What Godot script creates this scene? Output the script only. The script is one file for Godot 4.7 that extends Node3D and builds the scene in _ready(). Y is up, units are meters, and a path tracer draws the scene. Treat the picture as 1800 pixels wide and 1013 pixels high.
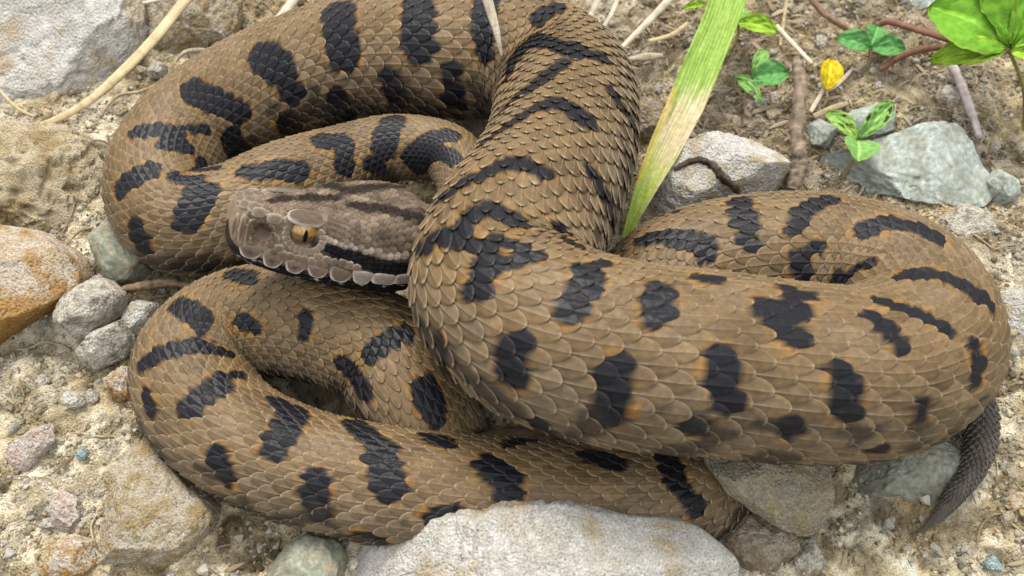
extends Node3D
# Everything is measured in centimetres and turned to metres when a mesh is committed.

const CM := 0.01

class Buf:
	var v := PackedVector3Array()
	var n := PackedVector3Array()
	var c := PackedColorArray()
	var t := PackedVector2Array()
	var ix := PackedInt32Array()

	# a grid of w points by h rows; the points are stored row by row
	func grid(pts: PackedVector3Array, w: int, h: int, cols: PackedColorArray, uvs: PackedVector2Array, out_dir: Vector3, wrap := false) -> void:
		var b := v.size()
		var nr := PackedVector3Array()
		nr.resize(w * h)
		var flip := 0.0
		for j in h:
			var j0 := maxi(j - 1, 0)
			var j1 := mini(j + 1, h - 1)
			for i in w:
				var i0 := i - 1
				var i1 := i + 1
				if wrap:
					if i0 < 0:
						i0 = w - 2
					if i1 > w - 1:
						i1 = 1
				else:
					i0 = maxi(i0, 0)
					i1 = mini(i1, w - 1)
				var q := (pts[j * w + i1] - pts[j * w + i0]).cross(pts[j1 * w + i] - pts[j0 * w + i])
				if q.length_squared() < 1e-16:
					nr[j * w + i] = Vector3.ZERO
				else:
					nr[j * w + i] = q.normalized()
					flip += q.normalized().dot(out_dir)
		var s := 1.0 if flip >= 0.0 else -1.0
		for k in w * h:
			n.push_back(nr[k] * s if nr[k] != Vector3.ZERO else out_dir)
		v.append_array(pts)
		c.append_array(cols)
		t.append_array(uvs)
		for j in h - 1:
			for i in w - 1:
				var a := b + j * w + i
				if s > 0.0:
					ix.append_array(PackedInt32Array([a, a + w, a + 1, a + 1, a + w, a + w + 1]))
				else:
					ix.append_array(PackedInt32Array([a, a + 1, a + w, a + 1, a + w + 1, a + w]))

	func mesh(origin := Vector3.ZERO) -> ArrayMesh:
		var pv := PackedVector3Array()
		pv.resize(v.size())
		for k in v.size():
			pv[k] = (v[k] - origin) * 0.01
		var a := []
		a.resize(Mesh.ARRAY_MAX)
		a[Mesh.ARRAY_VERTEX] = pv
		a[Mesh.ARRAY_NORMAL] = n
		a[Mesh.ARRAY_COLOR] = c
		a[Mesh.ARRAY_TEX_UV] = t
		a[Mesh.ARRAY_INDEX] = ix
		var m := ArrayMesh.new()
		m.add_surface_from_arrays(Mesh.PRIMITIVE_TRIANGLES, a)
		return m

var taken := {}
var M := {}

const CAMERA_AT := Vector3(0, 16.600, 9.600)

const HEAD_AT := Vector3(-1.5984, 2.2552, -2.7381)
const HEAD_F := Vector3(-0.8772, 0.4175, 0.2373)
const HEAD_FAR := Vector3(-0.3553, -0.2316, -0.9056)
const HEAD_UP := Vector3(0.3231, 0.8787, -0.3515)

# the line of the back from head to tail: x, y, z, radius, roll
const PATH := [
	[-1.598, 2.255, -2.738, 0.68, -14.767], [-1.072, 2.005, -2.881, 0.62, -14.767], [-0.896, 1.903, -4.237, 0.6, -7.383],
	[-1.284, 1.896, -5.365, 0.64, 0], [-2.411, 1.788, -5.713, 0.72, 0], [-3.497, 1.595, -5.466, 0.83, 0],
	[-4.695, 1.501, -4.859, 0.98, 0], [-5.799, 1.344, -4.17, 1.08, 0], [-6.818, 1.286, -4.096, 1.12, 0],
	[-7.427, 1.32, -5.115, 1.16, 0], [-7.233, 1.357, -6.462, 1.2, 0], [-6.208, 1.522, -7.484, 1.28, -6],
	[-4.778, 1.769, -8.125, 1.36, -12], [-3.229, 1.983, -8.4, 1.44, -12], [-1.408, 2.152, -8.291, 1.47, -8],
	[0.063, 2.33, -8.031, 1.48, 0], [1.044, 2.354, -7.088, 1.5, 15], [1.062, 2.541, -5.215, 1.53, 25],
	[0.612, 2.887, -3.384, 1.55, 22], [0.05, 3.236, -1.882, 1.57, 10], [-0.115, 3.311, -0.679, 1.58, 0],
	[0.559, 3.288, 0.163, 1.58, -10], [1.759, 3.142, 0.513, 1.57, -14], [3.26, 2.961, 0.581, 1.56, -14],
	[4.743, 2.623, 0.527, 1.55, -12], [6.192, 2.129, 0.184, 1.54, -8], [7.323, 1.71, -0.741, 1.53, 0],
	[7.422, 1.425, -2, 1.52, 4], [6.562, 1.196, -2.844, 1.5, 6], [5.054, 1.019, -3.105, 1.48, 6],
	[3.463, 0.728, -2.895, 1.43, 6], [2.5, 0.45, -1.9, 1.36, 0], [2.35, 0.1, -0.75, 1.25, 0],
	[3.1, -0.25, 0.1, 1.15, 10], [3.75, -0.35, 0.85, 1.1, 20], [3.016, -0.12, 1.44, 1.1, 25],
	[1.526, 0.184, 1.699, 1.1, 25], [0, 0.406, 1.74, 1.1, 25], [-2.011, 0.542, 1.566, 1.08, 25],
	[-3.54, 0.638, 1.281, 1.06, 24], [-4.859, 0.785, 0.768, 1.08, 20], [-5.668, 0.837, 0.052, 1.12, 14],
	[-5.995, 0.869, -0.802, 1.13, 6], [-5.573, 0.92, -1.516, 1.12, 0], [-4.764, 0.987, -1.765, 1.12, 0],
	[-3.566, 0.987, -1.603, 1.12, 0], [-2.475, 0.836, -1.084, 1.12, -6], [-1.945, 0.644, -0.351, 1.04, -8],
	[-1.435, 0.251, 0.314, 0.95, 0], [-0.9, 0, 0.9, 0.78, 0], [0.8, -0.75, 0.4, 0.72, 0],
	[3.4, -1.7, -0.3, 0.6, 0], [6.3, -0.75, -0.9, 0.46, 0], [8.1, 0.1, -0.9, 0.37, 0],
	[8.78, 0.36, -0.35, 0.32, 0], [8.693, 0.353, 0.407, 0.29, 0], [8.393, 0.238, 1.015, 0.23, 0],
	[7.891, 0.1, 1.591, 0.15, 0], [7.491, -0.026, 1.951, 0.07, 0], [7.232, -0.1, 2.102, 0.02, 0],
]

# dark bars on the skin, plus one painting shade under the front coil: from (along, angle) to (along, angle), half width
const MARKS := [
	[16.209, 0.244, 16.209, 0.977, 0.321], [17.87, 0.07, 18.023, 0.908, 0.297], [19.434, 0.07, 19.671, 0.873, 0.222], [14.426, 0.593, 14.562, 0.873, 0.306],
	[14.562, 0.908, 14.696, 1.292, 0.177], [12.487, 0.279, 12.737, 0.628, 0.198], [12.8, 0.698, 13.182, 1.117, 0.163], [10.897, -0.209, 11.014, 0.454, 0.147],
	[10.568, 0.314, 10.62, 0.663, 0.112], [11.373, 0.663, 11.729, 0.873, 0.046], [9.873, -0.593, 9.819, -0.07, 0.165], [9.34, 0.209, 8.578, 0.175, 0.099],
	[8.717, -0.105, 8.293, -0.14, 0.097], [8.531, -0.209, 8.807, -0.628, 0.248], [9.34, -0.942, 9.261, -1.222, 0.152], [9.022, -1.606, 8.762, -1.71, 0.11],
	[15.743, 1.606, 15.743, 2.199, 0.179], [17.316, 1.396, 17.395, 1.85, 0.177], [18.73, 1.187, 18.663, 1.815, 0.151], [14.223, 1.71, 14.291, 2.513, 0.181],
	[12.549, 1.326, 12.737, 1.955, 0.13], [10.201, 1.012, 8.1, 0.489, 0.08], [7.558, -0.035, 7.214, -0.279, 0.11], [5.96, 0.035, 5.533, -0.209, 0.147],
	[5.482, -0.314, 5.688, -0.838, 0.135], [4.399, 0.14, 4.584, -0.698, 0.183], [5.093, -1.012, 4.814, -1.326, 0.068], [3.934, -1.047, 3.619, -0.628, 0.113],
	[3.619, -0.628, 3.103, 0.105, 0.113], [3.722, -1.361, 2.502, -0.209, 0.102], [7.1, -0.279, 6.65, -0.559, 0.132], [20.593, 0, 20.651, -0.454, 0.137],
	[21.714, 0.349, 21.497, 0.14, 0.113], [21.64, 0.105, 22.11, -0.244, 0.123], [22.193, -0.349, 22.277, -0.454, 0.209], [22.362, -0.489, 22.277, -0.838, 0.12],
	[21.429, 0.489, 22.362, 0.559, 0.079], [22.786, -0.349, 23.758, 0.07, 0.097], [23.676, 0.105, 24.168, 0.384, 0.074], [24.653, -0.175, 24.331, -0.419, 0.121],
	[24.412, -0.489, 24.653, -0.768, 0.142], [24.811, -0.07, 25.7, 0.454, 0.091], [23.274, -1.047, 23.434, -1.222, 0.096], [23.514, -1.361, 23.595, -1.71, 0.075],
	[26.577, -0.105, 26.638, -0.454, 0.13], [26.699, -0.035, 26.933, 0.349, 0.092], [26.933, 0.349, 27.103, 0.768, 0.092], [25.842, -1.012, 25.912, -1.257, 0.124],
	[25.912, -1.257, 25.842, -1.606, 0.125], [27.623, 0.314, 27.574, 0.035, 0.097], [27.574, 0.035, 27.81, -0.175, 0.097], [27.623, 0.349, 27.764, 0.419, 0.053],
	[27.718, 1.012, 27.81, 0.559, 0.1], [27.81, 0.559, 27.9, 0.419, 0.097], [27.988, 0.419, 28.165, 0.244, 0.069], [28.121, 0.14, 28.391, 0, 0.034],
	[27.671, -0.663, 27.671, -0.663, 0.097], [28.811, -0.489, 28.811, -0.489, 0.088], [28.345, 0.384, 28.483, 0.663, 0.161], [28.437, 0.349, 28.67, 0.035, 0.067],
	[29.481, 0.105, 29.431, 0.454, 0.2], [29.234, -0.035, 29.744, -0.244, 0.059], [30.657, 0.14, 30.596, 0.384, 0.217], [31.359, -0.209, 31.554, -0.209, 0.104],
	[32.191, 0.175, 32.507, 0.454, 0.185], [32.698, -0.175, 32.698, 0.14, 0.131], [32.888, -0.105, 33.079, -0.14, 0.043], [33.925, 0.175, 34.192, 0.419, 0.148],
	[34.259, -0.14, 34.911, 0.105, 0.098], [34.911, 0.105, 35.3, 0.384, 0.099], [29.092, 0.977, 29.139, 1.257, 0.197], [30.131, 0.977, 30.245, 1.431, 0.219],
	[31.489, 0.768, 31.619, 1.152, 0.22], [33.207, 0.838, 33.335, 1.152, 0.209], [35.705, 0.698, 35.57, 1.012, 0.118], [32.634, 1.396, 32.634, 1.396, 0.167],
	[34.524, 1.152, 34.524, 1.152, 0.173], [29.431, 1.85, 29.585, 2.164, 0.12], [31.229, 1.466, 31.424, 1.501, 0.116], [34.125, 1.571, 34.125, 1.571, 0.131],
	[28.437, 1.361, 28.576, 1.955, 0.087], [40.987, 0.384, 40.987, -0.105, 0.206], [40.987, -0.244, 40.987, -0.454, 0.115], [39.511, 0.314, 40.04, -0.035, 0.139],
	[40.04, -0.035, 40.176, -0.279, 0.136], [42.104, 0.768, 41.974, 0.593, 0.078], [38.711, -0.244, 38.443, -0.035, 0.143], [38.443, -0.035, 37.69, 0.175, 0.143],
	[35.971, -0.454, 36.457, -0.175, 0.114], [36.457, -0.175, 36.457, 0.209, 0.115], [36.457, 0.209, 36.512, 0.524, 0.113], [39.771, -0.559, 39.771, -0.559, 0.103],
	[40.108, -0.663, 40.04, -0.908, 0.113], [37.638, -0.733, 38.286, -0.873, 0.09], [38.875, -0.942, 38.875, -0.942, 0.092], [42.655, 0.419, 42.229, -0.035, 0.118],
	[42.229, -0.035, 41.77, -0.349, 0.116], [41.907, -0.454, 41.907, -0.454, 0.084], [56.864, -0.593, 56.818, -0.105, 0.18], [57.041, 0.035, 56.909, 0.384, 0.058],
	[55.844, 0.279, 55.359, 0.175, 0.107], [55.359, 0.035, 55.359, -0.593, 0.201], [56.127, -1.012, 55.903, -1.361, 0.121], [54.492, -0.977, 54.369, -1.466, 0.175],
	[54.245, 0.314, 53.861, -0.035, 0.165], [53.589, -0.349, 53.301, -0.873, 0.242], [52.817, 0.175, 52.466, 0, 0.115], [51.43, 0.175, 50.992, 0.559, 0.077],
	[51.759, -0.349, 51.43, -0.559, 0.186], [51.509, -0.559, 51.352, -0.838, 0.157], [52.555, -1.257, 52.198, -1.152, 0.101], [50.046, -0.035, 49.602, -0.209, 0.143],
	[48.652, 0, 48.652, -0.524, 0.166], [48.526, -0.803, 48.405, -1.047, 0.114], [53.727, -1.815, 53.375, -1.885, 0.093], [57.582, -0.977, 57.336, -1.047, 0.078],  # second entry is no bar: front coil shade painted on the lower coil
	[57.947, -0.733, 57.985, -0.279, 0.118], [57.985, -0.279, 57.907, 0.14, 0.118], [57.868, 0.14, 57.623, 0.593, 0.049], [58.804, -0.384, 58.804, 0.175, 0.142],
	[59.67, -0.419, 59.94, -0.175, 0.125], [59.86, 0.593, 60.109, 0.733, 0.091], [62.706, 0.524, 62.745, -0.105, 0.129], [63.585, 0.07, 63.82, 0.07, 0.197],
	[61.084, 0.419, 61.187, 0.768, 0.07], [62.129, 1.012, 63.202, 1.012, 0.09],
]

# stones: name, label, category, palette, centre, outline (24 radii), thickness, fineness, roughness
const STONES := [
	["stone", "large pale stone with rusty orange lower face at the left edge", "stone", 2, Vector3(-10.277, 0.629, -2.985), [1.52, 1.47, 1.35, 1.25, 1.21, 1.17, 1.18, 1.27, 1.47, 1.35, 1.12, 1.02, 1.00, 1.04, 1.18, 1.47, 1.70, 1.46, 1.17, 1.01, 0.94, 0.95, 1.03, 1.22], 0.985, 5, 0.60],
	["stone", "speckled pale grey stone wedged beside the large rusty orange one", "stone", 1, Vector3(-8.488, 0.641, -2.342), [0.65, 0.72, 0.72, 0.68, 0.68, 0.64, 0.64, 0.58, 0.53, 0.52, 0.55, 0.62, 0.65, 0.73, 0.73, 0.72, 0.69, 0.61, 0.58, 0.58, 0.54, 0.54, 0.58, 0.64], 0.504, 4, 1.00],
	["stone", "cream stone tucked under the speckled pale grey stone", "stone", 1, Vector3(-8.192, 0.254, -1.726), [0.59, 0.61, 0.58, 0.60, 0.66, 0.48, 0.40, 0.37, 0.37, 0.40, 0.49, 0.66, 0.65, 0.58, 0.57, 0.54, 0.51, 0.52, 0.48, 0.44, 0.44, 0.47, 0.53, 0.54], 0.416, 4, 1.00],
	["stone", "small whitish stone touching the left bend of the lower coil", "stone", 0, Vector3(-7.626, 0.246, -2.435), [0.36, 0.39, 0.46, 0.42, 0.36, 0.35, 0.35, 0.34, 0.32, 0.33, 0.37, 0.39, 0.36, 0.37, 0.40, 0.38, 0.38, 0.40, 0.41, 0.34, 0.31, 0.30, 0.32, 0.36], 0.292, 4, 1.00],
	["stone", "smooth grey green stone standing against the left bend of the body", "stone", 3, Vector3(-8.254, 0.673, -3.712), [0.51, 0.47, 0.46, 0.47, 0.53, 0.66, 0.90, 0.88, 0.71, 0.63, 0.60, 0.56, 0.52, 0.52, 0.54, 0.58, 0.68, 0.72, 0.72, 0.76, 0.80, 0.73, 0.73, 0.59], 0.445, 4, 0.60],
	["boulder", "broad whitish weathered boulder in the upper left corner", "stone", 0, Vector3(-11.648, 1.273, -10.376), [2.58, 2.65, 2.81, 2.40, 2.11, 2.01, 1.97, 1.97, 2.13, 2.49, 2.65, 2.37, 2.29, 2.37, 2.65, 2.72, 2.32, 2.09, 2.00, 1.99, 2.10, 2.20, 2.40, 2.52], 0.697, 5, 1.80],
	["boulder", "tan stone half buried behind the dry straw at the top left", "stone", 5, Vector3(-8.296, 1.084, -11.406), [1.38, 1.46, 1.36, 1.36, 1.24, 1.11, 1.07, 1.11, 1.24, 1.51, 1.33, 1.22, 1.21, 1.28, 1.46, 1.42, 1.37, 1.22, 1.10, 1.08, 1.10, 1.17, 1.36, 1.38], 0.636, 5, 1.20],
	["clay_clod", "crumbly yellowish clay clod above the rusty orange stone", "clod", 6, Vector3(-10.763, 0.650, -5.836), [1.83, 1.72, 1.69, 1.56, 1.50, 1.36, 1.33, 1.37, 1.52, 1.84, 1.97, 1.77, 1.71, 1.77, 1.97, 1.53, 1.32, 1.23, 1.27, 1.40, 1.64, 1.89, 1.88, 1.85], 0.811, 5, 2.60],
	["boulder", "big white stone in front of the lower coil at the bottom edge", "stone", 0, Vector3(0.187, 0.650, 3.327), [3.65, 3.11, 2.15, 1.75, 1.57, 1.43, 1.36, 1.36, 1.43, 1.63, 1.96, 2.58, 3.74, 3.33, 2.16, 1.68, 1.46, 1.37, 1.30, 1.28, 1.34, 1.52, 1.90, 2.80], 1.396, 5, 1.30],
	["boulder", "cream block with yellowish face below the left bend of the lower coil", "stone", 5, Vector3(-6.460, -0.008, 1.803), [1.21, 1.13, 0.97, 0.91, 0.92, 1.01, 1.20, 1.29, 1.22, 1.01, 0.91, 0.89, 0.88, 0.92, 1.03, 1.28, 1.23, 1.22, 1.06, 0.99, 0.95, 0.94, 1.00, 1.11], 0.843, 5, 1.00],
	["stone", "grey green stone at the bottom edge beside the big white stone", "stone", 3, Vector3(-3.584, -0.122, 2.869), [0.73, 0.73, 0.73, 0.76, 0.69, 0.67, 0.68, 0.63, 0.61, 0.62, 0.61, 0.64, 0.74, 0.89, 0.88, 0.74, 0.60, 0.54, 0.52, 0.54, 0.60, 0.74, 0.78, 0.73], 0.479, 4, 0.80],
	["stone", "beige angular stone propping up the thick front coil", "stone", 11, Vector3(4.619, 0.667, 1.388), [0.98, 0.97, 1.03, 0.93, 0.80, 0.75, 0.75, 0.81, 0.95, 1.10, 1.26, 1.28, 1.06, 0.91, 0.77, 0.71, 0.70, 0.73, 0.83, 0.98, 1.23, 1.18, 1.11, 1.02], 0.713, 5, 0.70],
	["stone", "translucent grey green stone beside the tail", "stone", 12, Vector3(7.304, -0.110, 0.996), [0.92, 1.04, 1.11, 0.97, 0.83, 0.66, 0.59, 0.56, 0.58, 0.63, 0.69, 0.79, 1.00, 1.11, 1.09, 0.87, 0.75, 0.69, 0.68, 0.64, 0.65, 0.67, 0.70, 0.79], 0.356, 5, 0.60],
	["stone", "chalky white stone behind the right bend beside the broad grass blade", "stone", 0, Vector3(4.484, 0.708, -5.971), [1.73, 1.67, 1.40, 1.21, 1.07, 0.99, 0.99, 0.95, 0.94, 1.01, 1.09, 1.26, 1.40, 1.68, 1.81, 1.37, 1.02, 0.84, 0.75, 0.72, 0.75, 0.83, 1.01, 1.41], 0.813, 5, 0.90],
	["slate", "large grey green slate slab under the holed clover leaf", "slate", 4, Vector3(9.046, 0.723, -6.215), [1.54, 1.39, 1.35, 1.29, 1.18, 1.05, 0.95, 0.91, 0.92, 0.99, 1.17, 1.61, 2.28, 1.57, 1.14, 0.92, 0.81, 0.78, 0.80, 0.87, 1.00, 1.27, 1.72, 1.89], 0.343, 5, 0.80],
	["slate", "upper slate piece split off the large slab by a dark crack", "slate", 4, Vector3(8.336, 0.708, -7.629), [0.98, 0.98, 0.80, 0.72, 0.61, 0.51, 0.46, 0.44, 0.46, 0.52, 0.57, 0.64, 0.80, 1.08, 0.95, 0.74, 0.53, 0.44, 0.39, 0.38, 0.40, 0.44, 0.53, 0.67], 0.282, 4, 0.70],
	["slate", "small pale slate chip at the left end of the slab", "slate", 4, Vector3(7.152, 0.692, -7.362), [0.34, 0.39, 0.34, 0.32, 0.32, 0.35, 0.37, 0.33, 0.32, 0.33, 0.37, 0.34, 0.32, 0.31, 0.33, 0.36, 0.33, 0.32, 0.34, 0.38, 0.36, 0.32, 0.30, 0.31], 0.237, 4, 0.70],
	["stone", "small brown stone beside the right end of the big white stone", "stone", 8, Vector3(3.433, -0.019, 1.981), [0.40, 0.42, 0.39, 0.35, 0.34, 0.35, 0.39, 0.38, 0.36, 0.37, 0.41, 0.49, 0.47, 0.39, 0.35, 0.34, 0.36, 0.36, 0.34, 0.34, 0.37, 0.44, 0.47, 0.42], 0.310, 4, 1.00],
	["stone", "brownish grey stone below the beige prop stone", "stone", 8, Vector3(4.327, -0.095, 2.423), [0.80, 0.82, 0.74, 0.70, 0.66, 0.63, 0.64, 0.70, 0.70, 0.72, 0.79, 0.86, 0.79, 0.77, 0.76, 0.68, 0.65, 0.67, 0.73, 0.67, 0.66, 0.70, 0.81, 0.82], 0.437, 4, 1.20],
	["stone", "pale crumbly stone at the bottom edge right of the brownish one", "stone", 1, Vector3(5.230, -0.110, 2.666), [0.30, 0.31, 0.36, 0.41, 0.40, 0.41, 0.45, 0.38, 0.34, 0.34, 0.35, 0.32, 0.30, 0.31, 0.33, 0.39, 0.48, 0.40, 0.37, 0.36, 0.38, 0.38, 0.33, 0.30], 0.254, 4, 1.20],
	["pebble", "red brown pebble at the right bend above the tail", "pebble", 10, Vector3(9.325, 0.143, -0.723), [0.16, 0.18, 0.17, 0.16, 0.15, 0.16, 0.18, 0.15, 0.14, 0.14, 0.15, 0.17, 0.19, 0.17, 0.17, 0.18, 0.17, 0.15, 0.14, 0.14, 0.15, 0.18, 0.16, 0.16], 0.128, 3, 0.60],
	["pebble", "pinkish white egg shaped pebble on the sandy ground at lower left", "pebble", 7, Vector3(-8.077, -0.055, 1.743), [0.30, 0.28, 0.29, 0.31, 0.31, 0.32, 0.35, 0.40, 0.35, 0.34, 0.35, 0.33, 0.29, 0.27, 0.28, 0.30, 0.31, 0.32, 0.35, 0.42, 0.37, 0.33, 0.32, 0.33], 0.228, 4, 0.70],
	["pebble", "pinkish pebble with orange stain at the bottom left edge", "pebble", 2, Vector3(-7.742, -0.108, 2.634), [0.44, 0.43, 0.46, 0.47, 0.44, 0.43, 0.46, 0.45, 0.43, 0.45, 0.50, 0.46, 0.45, 0.46, 0.46, 0.43, 0.43, 0.46, 0.48, 0.44, 0.42, 0.44, 0.49, 0.47], 0.316, 4, 1.00],
	["pebble", "rusty orange pebble at the right edge below the tail", "pebble", 2, Vector3(9.186, -0.025, 1.591), [0.23, 0.23, 0.26, 0.28, 0.24, 0.22, 0.23, 0.24, 0.23, 0.22, 0.23, 0.27, 0.29, 0.25, 0.23, 0.24, 0.26, 0.23, 0.22, 0.22, 0.24, 0.28, 0.26, 0.23], 0.194, 3, 1.00],
	["stone", "flat pinkish stone flush with the sand left of the lower coil", "stone", 7, Vector3(-9.121, -0.075, 0.414), [0.39, 0.49, 0.53, 0.62, 0.59, 0.51, 0.47, 0.39, 0.34, 0.32, 0.32, 0.35, 0.41, 0.48, 0.53, 0.63, 0.57, 0.50, 0.48, 0.41, 0.35, 0.32, 0.32, 0.34], 0.133, 4, 0.80],
	["pebble", "tiny turquoise pebble on the sand left of the lower coil", "pebble", 9, Vector3(-8.069, -0.024, 0.566), [0.12, 0.14, 0.12, 0.12, 0.11, 0.12, 0.14, 0.12, 0.11, 0.11, 0.11, 0.12, 0.12, 0.12, 0.12, 0.13, 0.13, 0.12, 0.11, 0.11, 0.12, 0.12, 0.11, 0.11], 0.095, 3, 0.30],
	["pebble", "bluish pebble at the bottom right corner", "pebble", 9, Vector3(8.448, -0.150, 2.669), [0.15, 0.16, 0.14, 0.13, 0.14, 0.15, 0.15, 0.12, 0.11, 0.11, 0.11, 0.13, 0.15, 0.15, 0.15, 0.16, 0.14, 0.13, 0.12, 0.13, 0.13, 0.12, 0.12, 0.13], 0.108, 3, 0.40],
	["pebble", "pale round pebble above the pinkish flat stone", "pebble", 0, Vector3(-8.526, 0.063, -0.548), [0.23, 0.23, 0.23, 0.20, 0.18, 0.17, 0.18, 0.20, 0.20, 0.19, 0.20, 0.23, 0.24, 0.24, 0.25, 0.21, 0.18, 0.17, 0.18, 0.18, 0.18, 0.19, 0.22, 0.26], 0.144, 3, 0.60],
	["stone", "grey stone at the right edge beside the slate slab", "stone", 4, Vector3(10.980, 0.500, -5.839), [0.38, 0.41, 0.36, 0.34, 0.34, 0.36, 0.42, 0.43, 0.40, 0.40, 0.43, 0.40, 0.34, 0.32, 0.32, 0.34, 0.39, 0.46, 0.40, 0.38, 0.39, 0.42, 0.40, 0.37], 0.268, 4, 1.00],
	["stone", "pale lichened stone below the right end of the slate slab", "stone", 1, Vector3(10.026, 0.240, -4.838), [0.68, 0.64, 0.64, 0.60, 0.53, 0.51, 0.53, 0.59, 0.59, 0.60, 0.64, 0.75, 0.78, 0.62, 0.55, 0.52, 0.53, 0.54, 0.53, 0.57, 0.66, 0.66, 0.66, 0.70], 0.365, 4, 1.60],
	["stone", "blue grey stone at the top edge left of the bright green leaves", "stone", 4, Vector3(10.580, 0.833, -12.209), [0.44, 0.44, 0.47, 0.34, 0.28, 0.25, 0.24, 0.25, 0.28, 0.34, 0.48, 0.43, 0.41, 0.43, 0.41, 0.34, 0.31, 0.30, 0.30, 0.28, 0.29, 0.31, 0.36, 0.47], 0.247, 4, 0.80],
	["pebble", "white pebble below the bright green leaf stem", "pebble", 0, Vector3(10.476, 0.625, -8.744), [0.24, 0.25, 0.29, 0.26, 0.24, 0.25, 0.27, 0.27, 0.24, 0.23, 0.24, 0.27, 0.27, 0.24, 0.24, 0.25, 0.29, 0.26, 0.24, 0.24, 0.25, 0.29, 0.25, 0.24], 0.204, 3, 0.80],
	["stone", "tan stone peeping out behind the vertical coil left of the grass blade", "stone", 5, Vector3(3.248, 0.573, -7.885), [0.47, 0.51, 0.49, 0.45, 0.44, 0.46, 0.52, 0.52, 0.52, 0.57, 0.61, 0.49, 0.43, 0.41, 0.42, 0.46, 0.54, 0.52, 0.49, 0.49, 0.53, 0.59, 0.51, 0.47], 0.347, 4, 0.80],
	["pebble", "grey pebble above the left bend near the dry straw", "pebble", 1, Vector3(-8.734, 0.630, -9.661), [0.25, 0.26, 0.28, 0.24, 0.23, 0.23, 0.25, 0.25, 0.23, 0.22, 0.23, 0.26, 0.28, 0.25, 0.24, 0.25, 0.28, 0.23, 0.21, 0.21, 0.22, 0.25, 0.27, 0.25], 0.196, 3, 1.00],
	["clay_clod", "orange brown earth clump beside the left bend of the lower coil", "clod", 2, Vector3(-7.667, 0.055, -0.914), [0.31, 0.32, 0.35, 0.39, 0.36, 0.36, 0.38, 0.33, 0.31, 0.32, 0.34, 0.40, 0.34, 0.31, 0.31, 0.33, 0.38, 0.41, 0.35, 0.32, 0.32, 0.34, 0.35, 0.32], 0.241, 4, 2.20],
	["stone", "pale stone at the right edge beside the thick right bend", "stone", 0, Vector3(10.334, 0.046, -2.441), [0.39, 0.40, 0.45, 0.55, 0.78, 0.85, 0.95, 0.82, 0.76, 0.68, 0.53, 0.47, 0.44, 0.44, 0.47, 0.51, 0.61, 0.83, 0.92, 0.95, 0.78, 0.55, 0.45, 0.40], 0.218, 4, 1.00],
	["stone", "yellowish earthy stone at the right edge above the rusty pebble", "stone", 5, Vector3(9.342, -0.062, 1.030), [0.26, 0.27, 0.27, 0.25, 0.24, 0.26, 0.27, 0.25, 0.24, 0.25, 0.29, 0.32, 0.27, 0.24, 0.24, 0.26, 0.29, 0.25, 0.23, 0.23, 0.25, 0.30, 0.29, 0.26], 0.183, 4, 1.40],
	["stone", "grey brown stone between the dry twig and the white stone", "stone", 8, Vector3(5.590, 0.509, -7.650), [0.39, 0.40, 0.36, 0.35, 0.36, 0.34, 0.30, 0.28, 0.28, 0.30, 0.36, 0.43, 0.38, 0.36, 0.37, 0.40, 0.34, 0.30, 0.29, 0.30, 0.34, 0.35, 0.34, 0.35], 0.241, 4, 1.00],
]

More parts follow.
